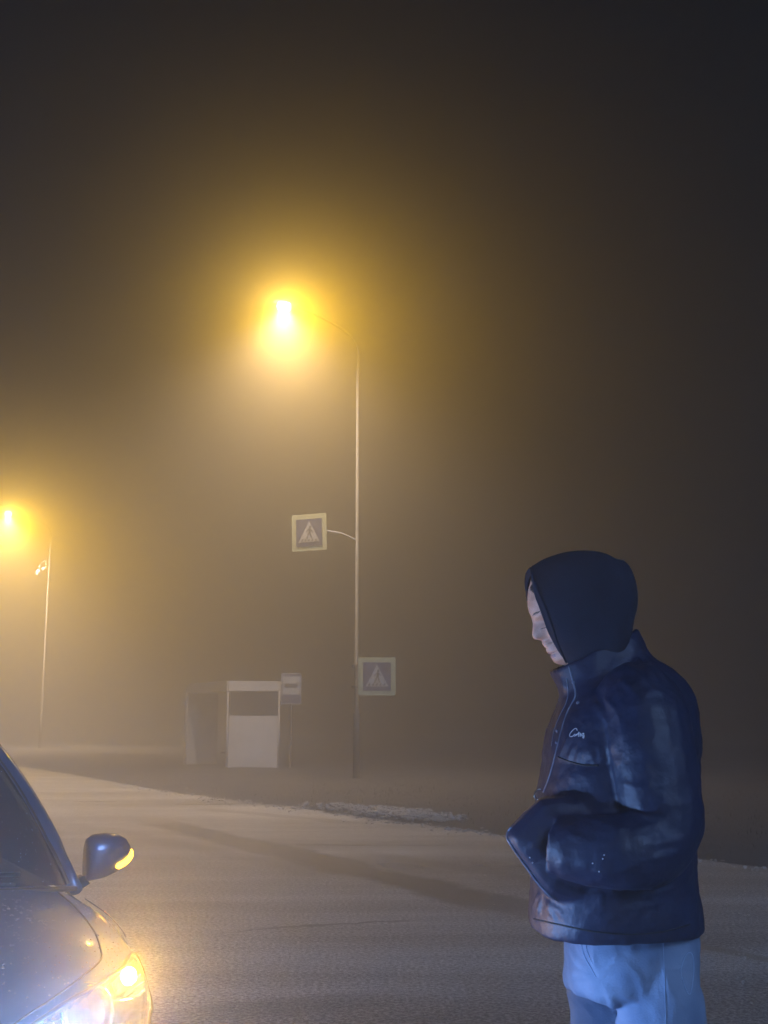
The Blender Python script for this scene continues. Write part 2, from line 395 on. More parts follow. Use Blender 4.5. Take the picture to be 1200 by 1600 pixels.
# ------------------------------------------------------------------ signs
def yaw_axes(face):                   # face: horizontal direction the sign looks at
    f = Vector(face).normalized(); ex = Vector((-f.y, f.x, 0)); return ex, Vector((0, 0, 1)), f
def crossing_sign(c, face, label, roll=0.0):
    ex, ez, f = yaw_axes(face)
    if roll:
        Rm = Matrix.Rotation(roll, 3, f); ex = Rm @ ex; ez = Rm @ ez
    root = tag(empty('crossing_sign', c), label, 'road sign', 'pedestrian crossing signs on the lamp pole')
    c = Vector(c)
    Mx = Matrix((ex, ez, f)).transposed()
    b = MB(); b.box(c - f * 0.012, (0.45, 0.45, 0.010), Mx, 0.004); b.build('backing_board', M['signyellow'], root, False)
    b = MB(); b.box(c + f * 0.002, (0.335, 0.335, 0.003), Mx, 0.001); b.build('sign_face', M['signblue'], root, False)
    o = c + f * 0.007
    t = MB(); t.prism([(-.275, -.235), (.275, -.235), (0, .275)], o, ex, ez, 0.003); t.build('triangle', M['signwhite'], root, False)
    o2 = c + f * 0.012
    s = MB()
    for x in (-.19, -.10, -.01, .08, .17): s.prism([(x - .028, -.215), (x + .018, -.215), (x + .034, -.165), (x - .002, -.165)], o2, ex, ez, 0.002)
    # walking figure
    s.prism([(.03 + .028 * math.cos(a), .135 + .028 * math.sin(a)) for a in [2 * PI * k / 12 for k in range(12)]], o2, ex, ez, 0.002)
    s.prism([(.0, .10), (.045, .095), (.04, -.01), (-.015, -.01)], o2, ex, ez, 0.002)
    s.prism([(-.015, -.012), (.012, -.012), (-.045, -.15), (-.075, -.15)], o2, ex, ez, 0.002)
    s.prism([(.012, -.012), (.04, -.012), (.085, -.15), (.052, -.15)], o2, ex, ez, 0.002)
    s.prism([(.0, .098), (.0, .075), (-.065, .01), (-.08, .025)], o2, ex, ez, 0.002)
    s.prism([(.045, .093), (.10, .02), (.085, .006), (.043, .06)], o2, ex, ez, 0.002)
    s.build('walking_figure', M['signblack'], root, False)
    return root, ex, ez, f
face = Vector((0.05, -1, 0))
ux = at(483, 832, 27.6)
su, ex, ez, f = crossing_sign(ux, Vector((-0.30, -1, 0)), 'square pedestrian crossing sign hung out over the road on a thin curved arm', math.radians(1.5))
k = MB(); poleU = Vector((s1.x, s1.y, at(557, 845, S1Y).z))
k.tube(crv([ux + ex * 0.40 - f * .03 + Vector((0, 0, 0.02)), at(513, 830, 27.7), at(535, 834, 27.85), poleU], 14), 0.022, 8)
k.build('bracket_arm', M['signwhite'], su)
lx = at(589, 1057, 27.88)
sl, ex, ez, f = crossing_sign(lx, Vector((0.05, -1, 0)), 'lower square pedestrian crossing sign fixed beside the lamp pole')
for dz in (-.25, .25):
    k = MB(); k.box(Vector((s1.x + 0.22, lx.y + 0.045, lx.z + dz)), (0.34, 0.015, 0.02)); k.tube([Vector((s1.x, s1.y, lx.z + dz - .03)), Vector((s1.x, s1.y, lx.z + dz + .03))], .11, 14)
    k.build('clamp', M['steel'], sl, False)

# bus stop sign on its own post
BY = 34.0
bc = at(455, 1076, BY)
root = tag(empty('bus_stop_sign', (bc.x, bc.y + .05, 0)), 'blue bus stop sign with white square and black bus, beside the shelter', 'bus stop sign')
ex, ez, f = yaw_axes((0.0, -1, 0)); Mx = Matrix((ex, ez, f)).transposed()
k = MB(); k.tube([(bc.x, bc.y + .05, 0), (bc.x, bc.y + .05, bc.z + .45)], 0.028, 10); k.build('post', M['steel'], root)
k = MB(); k.box(bc, (.30, .45, .008), Mx, .003); k.build('sign_plate', M['signblue'], root, False)
k = MB()
for cx_, cy_, hx, hy in ((0, .435, .29, .008), (0, -.435, .29, .008), (-.285, 0, .008, .427), (.285, 0, .008, .427)): k.box(bc + ex * cx_ + ez * cy_ + f * .012, (hx, hy, .002), Mx)
k.build('border', M['signwhite'], root, False)
k = MB(); k.box(bc + ez * .09 + f * .012, (.25, .26, .002), Mx); wp = k.build('white_square', M['signwhite'], root, False)
k = MB(); k.box(bc + ez * .09 + f * .018, (.19, .055, .002), Mx, .001)
for dx in (-.11, .11): k.prism([(dx + .03 * math.cos(2 * PI * j / 12), .03 + .03 * math.sin(2 * PI * j / 12)) for j in range(12)], bc + f * .0162, ex, ez, .002)
k.build('bus_symbol', M['signblack'], wp, False)

# ------------------------------------------------------------------ bus shelter
def shelter():
    c0 = at(353, 1197, BY); c0.z = 0                       # near corner by the road
    u = Vector((1, 0.10, 0)).normalized(); u = u            # along the end wall (faces the photographer)
    v = RD.copy()                                           # along the open front, away
    Wd = 1.52; Ln = 3.3; H = 2.56
    root = tag(empty('bus_shelter', c0), 'pale bus shelter with open front and solid end panel, faint in the fog', 'bus shelter')
    def P(a, b, z): return c0 + u * a + v * b + Vector((0, 0, z))
    def slab(mb, a0, a1, b0, b1, z0, z1):
        A = [P(a0, b0, z0), P(a1, b0, z0), P(a1, b1, z0), P(a0, b1, z0)]; B = [P(a0, b0, z1), P(a1, b0, z1), P(a1, b1, z1), P(a0, b1, z1)]
        mb.add(A + B, [(0, 1, 2, 3), (7, 6, 5, 4), (0, 4, 5, 1), (1, 5, 6, 2), (2, 6, 7, 3), (3, 7, 4, 0)])
    k = MB(); slab(k, 0.06, Wd, 0, .05, .08, 1.56); k.build('end_panel', M['shelter'], root, False)
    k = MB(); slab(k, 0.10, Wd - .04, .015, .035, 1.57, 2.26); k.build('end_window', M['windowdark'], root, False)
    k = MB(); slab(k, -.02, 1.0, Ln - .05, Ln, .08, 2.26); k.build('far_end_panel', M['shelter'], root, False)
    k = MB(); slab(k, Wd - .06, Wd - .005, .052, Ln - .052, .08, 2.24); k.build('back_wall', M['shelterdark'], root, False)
    k = MB(); slab(k, 0.0, Wd + .05, -.06, -.02, 2.27, H); k.build('end_fascia', M['shelter'], root, False)
    # front fascia with its rounded far corner
    pts = [P(-.04, -.03, 0)] + [P(-.04, b, 0) for b in (.8, 1.6, 2.4, Ln - .35)] + [P(.0, Ln - .1, 0), P(.18, Ln + .05, 0)]
    k = MB(); k.loft([[p + Vector((0, 0, 2.27)), p + Vector((0, 0, H)), p + u * .04 + Vector((0, 0, H)), p + u * .04 + Vector((0, 0, 2.27))] for p in pts]); k.build('front_fascia', M['shelter'], root, False)
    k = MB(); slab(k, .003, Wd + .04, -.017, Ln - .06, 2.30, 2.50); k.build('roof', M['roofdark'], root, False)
    for a, b in ((0.02, .02), (.02, Ln - .1), (Wd - .03, -.03)):
        k = MB(); k.tube([P(a, b, 0), P(a, b, 2.27)], .03, 8); k.build('post', M['shelter'], root)
    k = MB(); slab(k, .95, 1.35, .5, Ln - .5, .42, .47); s = k.build('bench', M['wood'], root, False)
    for b in (.8, Ln - .8):
        k = MB(); slab(k, 1.1, 1.16, b, b + .06, 0, .417); k.build('leg', M['darkmetal'], s, False)
shelter()
# ------------------------------------------------------------------ car
CA = math.radians(30)
FW = Vector((math.sin(CA), -math.cos(CA), 0)); LF = Vector((math.cos(CA), math.sin(CA), 0))
CO = Vector((-0.66, 3.30, 0)) - LF * 0.80
M['paint'], t_, b_ = base_mat('car_paint', (0.07, 0.13, 0.26), 0.32, 0.4)
b_.inputs['Coat Weight'].default_value = 1.0; b_.inputs['Coat Roughness'].default_value = 0.06
tc = t_.nodes.new('ShaderNodeTexCoord'); nn = t_.nodes.new('ShaderNodeTexNoise'); nn.inputs['Scale'].default_value = 9; nn.inputs['Detail'].default_value = 8
t_.links.new(tc.outputs['Object'], nn.inputs['Vector']); mr = t_.nodes.new('ShaderNodeMapRange'); mr.inputs['To Min'].default_value = 0.24; mr.inputs['To Max'].default_value = 0.42
t_.links.new(nn.outputs['Fac'], mr.inputs['Value']); t_.links.new(mr.outputs[0], b_.inputs['Roughness'])
M['plastic'] = noisy('black_plastic', (0.02, 0.02, 0.022), (0.03, 0.03, 0.033), 20, 0.45)
M['seam'] = noisy('dark_seam', (0.006, 0.006, 0.007), (0.01, 0.01, 0.01), 20, 0.8)
M['chrome'], _, _ = base_mat('chrome', (0.75, 0.75, 0.77), 0.12, 1.0)
M['reflector'] = noisy('lamp_reflector', (0.80, 0.80, 0.80), (0.65, 0.65, 0.66), 30, 0.16, 1.0, 0.25, 45, dist=0.004)
M['lens'] = clear('clear_lamp_cover')
M['water'] = clear('water_drop', (0.9, 0.93, 1.0), 2.2, 0.05)
M['carglass'] = clear('car_glass', (0.05, 0.07, 0.10), 0.25, 0.02)
M['cabin'] = noisy('cabin_fabric', (0.02, 0.02, 0.022), (0.035, 0.035, 0.04), 8, 0.8)
M['rubber'] = noisy('tyre_rubber', (0.015, 0.015, 0.015), (0.03, 0.03, 0.03), 30, 0.85)
M['rim'], _, _ = base_mat('alloy_rim', (0.45, 0.46, 0.48), 0.3, 0.9)
M['turn'] = emit('turn_signal_glow', (1.0, 0.78, 0.28), 40)
M['turn2'] = emit('mirror_signal_glow', (1.0, 0.40, 0.02), 14)
M['drl'] = emit('headlight_glow', (0.62, 0.85, 1.0), 14)
M['proj'] = noisy('projector_bowl', (0.72, 0.38, 0.15), (0.82, 0.48, 0.22), 30, 0.35, 0.6, 0.2, 60)  # amber light of the turn signal is put into the bowl's colour
M['mirrorglass'], _, _ = base_mat('mirror_glass', (0.8, 0.8, 0.82), 0.02, 1.0)
M['plate'] = noisy('licence_plate', (0.7, 0.7, 0.68), (0.62, 0.62, 0.6), 8, 0.4)

car = tag(empty('car', CO, CA - PI / 2), 'wet car with lit headlight and amber turn signal, cut off by the left edge', 'car')
car.rotation_euler = (0, 0, math.atan2(FW.y, FW.x))
def cw(x, y, z): return CO + FW * x + LF * y + Vector((0, 0, z))
# stations along the car: half sections from the centre line down the flank
ST = [
 (0.52, [(0, .56), (.15, .56), (.30, .555), (.38, .54), (.43, .52), (.46, .46), (.46, .34), (.44, .24), (.2, .20)]),
 (0.46, [(0, .63), (.18, .63), (.36, .62), (.47, .60), (.53, .57), (.56, .48), (.57, .34), (.54, .22), (.2, .18)]),
 (0.34, [(0, .725), (.22, .722), (.42, .705), (.55, .675), (.62, .63), (.665, .53), (.67, .38), (.64, .22), (.3, .18)]),
 (0.18, [(0, .785), (.25, .782), (.48, .765), (.62, .74), (.70, .70), (.745, .58), (.75, .40), (.73, .22), (.3, .18)]),
 (0.02, [(0, .825), (.27, .82), (.52, .805), (.67, .78), (.755, .745), (.805, .62), (.81, .42), (.79, .22), (.3, .18)]),
 (-.15, [(0, .850), (.28, .847), (.55, .832), (.70, .805), (.785, .770), (.840, .64), (.85, .43), (.83, .22), (.3, .18)]),
 (-.38, [(0, .882), (.28, .880), (.56, .864), (.71, .840), (.80, .805), (.858, .67), (.868, .44), (.85, .22), (.3, .18)]),
 (-.62, [(0, .915), (.28, .912), (.57, .896), (.72, .872), (.81, .838), (.865, .70), (.875, .45), (.86, .22), (.3, .18)]),
 (-.80, [(0, .935), (.28, .932), (.57, .915), (.72, .888), (.81, .855), (.868, .72), (.878, .45), (.86, .22), (.3, .18)]),
 (-1.1, [(0, .935), (.28, .935), (.57, .925), (.72, .905), (.805, .875), (.868, .74), (.880, .45), (.86, .22), (.3, .18)]),
 (-2.0, [(0, .93), (.28, .93), (.57, .93), (.70, .925), (.80, .90), (.868, .76), (.882, .46), (.86, .22), (.3, .18)]),
 (-3.0, [(0, .95), (.28, .95), (.57, .95), (.70, .945), (.80, .92), (.868, .78), (.880, .46), (.86, .22), (.3, .18)]),
 (-3.5, [(0, .96), (.28, .96), (.55, .95), (.68, .93), (.77, .90), (.83, .77), (.85, .46), (.83, .24), (.3, .2)]),
 (-3.8, [(0, .93), (.25, .93), (.48, .92), (.60, .90), (.68, .86), (.74, .74), (.76, .46), (.72, .28), (.3, .25)]),
 (-3.88, [(0, .78), (.2, .78), (.4, .77), (.52, .75), (.58, .72), (.62, .66), (.62, .46), (.58, .32), (.3, .28)]),
]
def lift(x): return float(np.interp(x, [-3.88, -1.1, -.80, -.62, -.38, -.15, .52], [0, .015, .03, .04, .055, .065, .065]))
ST = [(x, [(y + .02 * (x > -.5) * (y > .4), z + lift(x) * min(1, max(0, (z - .2) / .35))) for y, z in q]) for x, q in ST]
xs = [s[0] for s in ST]
NX, NS = 260, 66
sec = []
Xs = cr([(x,) for x in xs], NX)[:, 0]
# denser near the front: resample each profile then the length
prof = [cr(s[1], NS) for s in ST]
prof = np.array(prof)                                     # stations x NS x 2
tx = np.concatenate([np.linspace(0, 6, 150), np.linspace(6, len(ST) - 1, NX - 150 + 1)[1:]])
def bodyrow(tt):
    m = len(ST); i = min(int(tt), m - 2); f = tt - i
    def g(A): 
        p0 = A[max(i - 1, 0)]; p1 = A[i]; p2 = A[i + 1]; p3 = A[min(i + 2, m - 1)]
        return 0.5 * ((2 * p1) + (-p0 + p2) * f + (2 * p0 - 5 * p1 + 4 * p2 - p3) * f * f + (-p0 + 3 * p1 - 3 * p2 + p3) * f ** 3)
    return g(np.array(xs)), g(prof)
rows = [bodyrow(tt) for tt in tx]
def in_poly(p, poly):
    x, y = p; c = False; n_ = len(poly)
    for i in range(n_):
        x1, y1 = poly[i]; x2, y2 = poly[(i + 1) % n_]
        if (y1 > y) != (y2 > y) and x < (x2 - x1) * (y - y1) / (y2 - y1) + x1: c = not c
    return c
# headlight outline in plan (x, y): wraps round the corner; the lower edge by height
HL = [(.43, .31), (.32, .47), (.21, .61), (.10, .715), (-.02, .775), (-.09, .815), (-.08, .87), (.05, .88), (.22, .83), (.40, .69), (.50, .52), (.53, .38)]
def is_lamp(x, y, z):
    zl = 0.66 + max(0, (.30 - x)) * 0.16
    return z > zl and in_poly((x, abs(y)), HL)
bV = []; Nr = 2 * NS - 1
for x, p in rows:
    for k in range(NS - 1, 0, -1): bV.append(Vector((x, -p[k][0], p[k][1])))
    for k in range(NS): bV.append(Vector((x, p[k][0], p[k][1])))
bF = []; lampF = {1: [], -1: []}
wheels = [(-0.42, 1), (-0.42, -1), (-3.02, 1), (-3.02, -1)]
for i in range(len(rows) - 1):
    for k in range(Nr - 1):
        f = (i * Nr + k, i * Nr + k + 1, (i + 1) * Nr + k + 1, (i + 1) * Nr + k)
        c = sum((bV[j] for j in f), Vector()) / 4
        if is_lamp(c.x, c.y, c.z): lampF[1 if c.y > 0 else -1].append(f); continue
        arch = False
        for wx, ws in wheels:
            if c.y * ws > 0.55 and (c.x - wx) ** 2 + (c.z - .31) ** 2 < .345 ** 2: arch = True
        if arch: continue
        bF.append(f)
bF.append(tuple(range(Nr))); bF.append(tuple((len(rows) - 1) * Nr + k for k in range(Nr)))
body = mesh('body', bV, bF, M['paint'], car, True, True)
BT = BVHTree.FromPolygons([tuple(v) for v in bV], bF + lampF[1] + lampF[-1])
def onbody(x, y, lift=0.002):
    h = BT.ray_cast(Vector((x, y, 2.0)), Vector((0, 0, -1)))
    return (h[0] + h[1] * lift if h[1].z > 0 else h[0] - h[1] * lift) if h[0] else Vector((x, y, .8))
# bonnet shut lines
for s in (1, -1):
    k = MB(); k.tube([onbody(x, s * y, 0.0005) for x, y in cr([(-.76, .745), (-.5, .735), (-.2, .715), (-.02, .69), (.08, .66), (.2, .56), (.3, .45), (.40, .30), (.43, .15)], 60)], .0028, 6)
    k.build('shut_line', M['seam'], car, True, True)
    k = MB(); k.tube([onbody(x, s * y, 0.0005) for x, y in cr([(-.70, .50), (-.4, .47), (-.1, .42), (.15, .35), (.3, .27)], 40)], .005, 6)
    k.build('bonnet_crease', M['paint'], car, True, True)
k = MB(); k.tube([onbody(x, .79, 0.001) + Vector((0, dy, 0)) for x, dy in [(-.60, 0.02), (-.5, .02), (-.4, .022), (-.3, .022), (-.2, .018), (-.15, .012)]], .002, 6); k.build('fender_gap_line', M['chrome'], car, True, True)  # bright line along the bonnet gap, added as a chrome strip

def lamp_unit(s):
    V = []; F = []; idx = {}
    for f in lampF[s]:
        F.append(tuple(idx.setdefault(j, len(idx)) for j in f))
    inv = sorted(idx, key=lambda j: idx[j]); V = [bV[j].copy() for j in inv]
    tmp = bmesh.new(); vs = [tmp.verts.new(v) for v in V]
    for f in F: tmp.faces.new([vs[i] for i in f])
    bmesh.ops.recalc_face_normals(tmp, faces=tmp.faces); tmp.normal_update()
    bd = [(e.verts[0].index, e.verts[1].index) for e in tmp.edges if e.is_boundary] if False else None
    tmp.verts.index_update()
    bd = [(e.verts[0].index, e.verts[1].index) for e in tmp.edges if len(e.link_faces) == 1]
    nrm = [v.normal.copy() for v in tmp.verts]; tmp.free()
    cen = sum(V, Vector()) / len(V)
    sg = 1 if sum(n_.dot(Vector((.6, .5 * s, .5))) for n_ in nrm) > 0 else -1
    nrm = [n_ * sg for n_ in nrm]
    hl = mesh('headlight', [v + n_ * .004 for v, n_ in zip(V, nrm)], F, M['lens'], car, True, True)
    # bowl behind the cover
    back = [v.lerp(cen, .22) - Vector((.075, .03 * s, .045)) for v in V]
    N = len(V); bf = [tuple(i for i in f) for f in F] + [(a, b, b + N, a + N) for a, b in bd]
    mesh('reflector', back + V, bf, M['reflector'], hl, True, True)
    # seal round the edge: smooth ordered loop
    nxt = {}
    for a, b in bd: nxt.setdefault(a, []).append(b); nxt.setdefault(b, []).append(a)
    st = bd[0][0]; loop = [st]; prev = None; cur = st
    while True:
        c_ = [q_ for q_ in nxt[cur] if q_ != prev]
        if not c_ or c_[0] == st: break
        prev, cur = cur, c_[0]; loop.append(cur)
        if len(loop) > len(bd) + 2: break
    L_ = [V[i] + nrm[i] * .003 for i in loop]
    for _ in range(6): L_ = [(L_[i - 1] + L_[i] * 2 + L_[(i + 1) % len(L_)]) / 4 for i in range(len(L_))]
    k = MB(); k.tube(L_[::3], .0055, 6, closed=True); k.build('seal', M['plastic'], hl, True, True)
    # inner lamps: outer turn signal, round projector, inner daylight lamp
    k = MB(); c1 = Vector((.035, .755 * s, .782)); k.sphere(c1, (.021, .021, .023)); k.build('turn_signal_bulb', M['turn'], hl, True, True)
    k = MB(); c2 = Vector((.20, .595 * s, .742)); ax = Vector((.85, .15 * s, .28)).normalized()
    q = Vector((0, 0, 1)).rotation_difference(ax).to_matrix()
    rr = []
    for r_, d_ in [(.062, .0), (.064, .018), (.060, .024), (.055, .014), (.050, -.006), (.030, -.026), (.008, -.032)]:
        rr.append([c2 + q @ Vector((r_ * math.cos(2 * PI * j / 28), r_ * math.sin(2 * PI * j / 28), d_)) for j in range(28)])
    k.loft(rr); k.build('projector', M['proj'], hl, True, True)
    k = MB(); k.tube([c2 + q @ Vector((.067 * math.cos(a), .067 * math.sin(a), .01)) for a in [2 * PI * j / 28 for j in range(28)]], .005, 6, closed=True); k.build('projector_ring', M['chrome'], hl, True, True)
    k = MB(); c3 = Vector((.315, .485 * s, .722)); k.sphere(c3, (.012, .018, .032)); k.build('headlight_bulb', M['drl'], hl, True, True)
    k = MB()
    for j in range(7):
        a = Vector((.06 + j * .012, (.77 - j * .012) * s, .722 + j * .002)); k.box(a, (.002, .028, .012))
    k.build('lens_ribs', M['chrome'], hl, False, True)
    return c1, c2, c3, hl
def local_light(kind, name, col, power, rad, loc, parent, dirv=None, size=None, blend=0.6):
    l = bpy.data.lights.new(name, kind); l.color = col; l.energy = power; l.shadow_soft_size = rad
    if kind == 'SPOT': l.spot_size = math.radians(size); l.spot_blend = blend
    o = bpy.data.objects.new(name, l); COL.objects.link(o); o.parent = parent; o.location = loc
    if dirv is not None: o.rotation_mode = 'QUATERNION'; o.rotation_quaternion = Vector(dirv).to_track_quat('-Z', 'Y')
    return o
for s in (1, -1):
    c1, c2, c3, hl = lamp_unit(s)
    if s == 1:
        local_light('POINT', 'turn_signal_light', C_TURN, P_TURN, .012, c1 + Vector((.022, -.028, .004)), hl)
    else:
        local_light('POINT', 'turn_signal_light', C_TURN, P_TURN, .012, c1 + Vector((.022, .028, .004)), hl)
    local_light('SPOT', 'headlight_beam', C_HEAD, P_HEAD * (0.075 if s == 1 else 0.95), .02, c3 + Vector((.035, 0, .0)), hl, (1, 0.25, -0.34) if s == 1 else (.64, .77, -.50), 110 if s == 1 else 86, 0.45)
    if s == -1: local_light('POINT', 'headlight_spill', C_HEAD, P_HEAD * 0.8, .02, c3 + Vector((.025, 0, .005)), hl)

# greenhouse
A0 = Vector((-.72, .805, .925)); A1 = Vector((-1.46, .665, 1.365))
ctrB = Vector((-.60, 0, .955)); ctrT = Vector((-1.36, 0, 1.40))
def wsp(u, v):        # windscreen, u -1..1 across, v 0..1 up
    b = Vector((ctrB.x + (A0.x - ctrB.x) * u * u, A0.y * u, ctrB.z + (A0.z - ctrB.z) * u * u))
    t2 = Vector((ctrT.x + (A1.x - ctrT.x) * u * u, A1.y * u, ctrT.z + (A1.z - ctrT.z) * u ** 4))
    p = b.lerp(t2, v); p += Vector((.4, 0, .75)).normalized() * (math.sin(PI * v) * .035); return p
k = MB(); k.loft([[wsp(-1 + 2 * i / 30, j / 16) for i in range(31)] for j in range(17)], False, False, False, False)
ws = k.build('windscreen', M['carglass'], car, True, True)
for s in (1, -1):
    k = MB(); k.tube([wsp(s, -0.03 + 1.03 * j / 12) for j in range(13)], [.022] * 3 + [.027] * 10, 8); k.build('pillar', M['paint'], car, True, True)
    k = MB(); k.tube([wsp(s * .975, j / 12) + Vector((.004, 0, .006)) for j in range(13)], .006, 6); k.build('windscreen_trim', M['plastic'], car, True, True)
k = MB(); k.tube([wsp(-1 + 2 * i / 30, -.01) + Vector((.02, 0, -.004)) for i in range(31)], .009, 6); k.build('cowl', M['plastic'], car, True, True)
for y0, y1 in ((-.45, .22), (.12, .62)):
    k = MB(); p = [wsp(u / .8, .03) + Vector((.012, 0, .02)) for u in (y0, (y0 + y1) / 2, y1)]; k.tube(p, .008, 6); k.build('wiper', M['plastic'], car, True, True)
def roofedge(x):
    return float(np.interp(-x, [1.36, 1.46, 2.0, 2.6, 3.1, 3.5], [.62, .625, .63, .62, .60, .56])), float(np.interp(-x, [1.36, 1.46, 2.0, 2.6, 3.1, 3.5], [1.33, 1.345, 1.375, 1.365, 1.31, 1.12]))
rr = []
for j in range(19):
    v = j / 18; xr = -1.40 - v * 1.75; yw, zw = roofedge(xr)
    rr.append([Vector((xr - (.06 if v == 0 else 0) * (abs(u) ** 2), yw * u, zw + (1.44 - .03 - 1.375 + .04) * (1 - u * u) ** .8 * (1 - .3 * v))) for u in [-1 + 2 * i / 24 for i in range(25)]])
k = MB(); k.loft(rr, False, False, False, False); k.build('roof', M['paint'], car, True, True)
k = MB(); k.loft([[Vector((-3.15 - .5 * v, (.60 - (0 if True else 0)) * u * (1 + .1 * v), 1.32 + .04 * (1 - u * u) - (.37) * v)) for u in [-1 + 2 * i / 16 for i in range(17)]] for v in [j / 8 for j in range(9)]], False, False, False, False)
k.build('rear_window', M['carglass'], car, True, True)
for s in (1, -1):
    top = [Vector((x, s * (roofedge(x)[0]), roofedge(x)[1])) for x in np.linspace(-1.46, -3.15, 14)]
    bot = [Vector((x, s * .77, .915 + .02 * (i / 13))) for i, x in enumerate(np.linspace(-.74, -3.62, 14))]
    k = MB(); k.loft([[b.lerp(t2, v) + Vector((0, s * .03 * math.sin(PI * v), 0)) for v in (0, .25, .5, .75, 1)] for b, t2 in zip(bot, top)], False, False, False, False)
    k.build('side_window', M['carglass'], car, True, True)
    k = MB(); k.tube(top, .022, 8); k.build('roof_rail', M['paint'], car, True, True)
    k = MB(); k.tube([bot[6] + Vector((0, s * .004, 0)), (bot[6] + top[6]) / 2 + Vector((0, s * .034, 0)), top[6]], .022, 6); k.build('door_pillar', M['plastic'], car, True, True)
    # door with handle
    k = MB(); dl = []
    for x in (-1.05, -2.05):
        for j in range(8):
            z = .88 - j * .08; h = BT.ray_cast(Vector((x, s * 1.5, z)), Vector((0, -s, 0)))
            if h[0]: dl.append(h[0])
    k.tube(dl[:len(dl) // 2], .003, 6); k.build('shut_line', M['seam'], car, True, True)
    k = MB(); k.tube(dl[len(dl) // 2:], .003, 6); k.build('shut_line', M['seam'], car, True, True)
    k = MB(); k.tube(crv([(-1.75, s * .862, .78), (-1.79, s * .892, .785), (-1.88, s * .895, .787), (-1.93, s * .865, .785)], 12), .011, 8); k.build('door_handle', M['paint'], car, True, True)
# seats and steering wheel behind the glass
for s in (1, -1):
    k = MB(); k.box((-1.95, .36 * s, .62), (.26, .25, .10), None, .06); k.box((-2.2, .36 * s, .92), (.09, .24, .32), Matrix.Rotation(-.25, 3, 'Y'), .07); k.box((-2.27, .36 * s, 1.23), (.05, .13, .08), None, .04); k.build('seat', M['cabin'], car, True, True)
k = MB(); k.box((-1.12, 0, .83), (.32, .70, .07), None, .05); k.build('dashboard', M['cabin'], car, True, True)
k = MB(); k.tube([Vector((-1.52 + .05 * math.sin(a), .36 + .18 * math.cos(a), .92 + .17 * math.sin(a))) for a in [2 * PI * j / 24 for j in range(24)]], .014, 8, closed=True); k.tube([(-1.52, .18, .92), (-1.52, .54, .92)], .012); k.build('steering_wheel', M['cabin'], car, True, True)
# front face: grille, bumper intake, plate
k = MB()
for j in range(5): k.tube([Vector((.525 - abs(y) ** 2 * .5 - .0 * j, y, .50 - j * .028)) for y in np.linspace(-.40, .40, 17)], .007, 6)
k.build('grille', M['plastic'], car, True, True)
k = MB(); k.box((.545, 0, .39), (.006, .26, .056), None, .003); k.build('licence_plate', M['plate'], car, False, True)
# wheels
for i, (wx, s) in enumerate(wheels):
    c = Vector((wx, s * .78, .315))
    prof_ = [(-.10, .24), (-.10, .29), (-.07, .313), (.07, .313), (.10, .29), (.10, .24), (.085, .215), (-.085, .215)]
    tr = [[c + Vector((r_ * math.cos(2 * PI * j / 40), y_, r_ * math.sin(2 * PI * j / 40))) for j in range(40)] for y_, r_ in prof_]
    wh = empty('wheel', (0, 0, 0)); wh.parent = car
    k = MB(); k.loft(tr, False, False, True); k.build('tyre', M['rubber'], wh, True, True)
    k = MB(); k.loft([[c + Vector((r_ * math.cos(2 * PI * j / 40), y_ * s, r_ * math.sin(2 * PI * j / 40))) for j in range(40)] for y_, r_ in [(-.08, .217), (.09, .217), (.085, .19), (.02, .18), (.0, .05)]])
    for q_ in range(5):
        a = q_ * 2 * PI / 5; k.tube([c + Vector((0, .05 * s, 0)), c + Vector((math.cos(a) * .20, .07 * s, math.sin(a) * .20))], [.035, .022], 6)
    k.build('rim', M['rim'], wh, True, True)
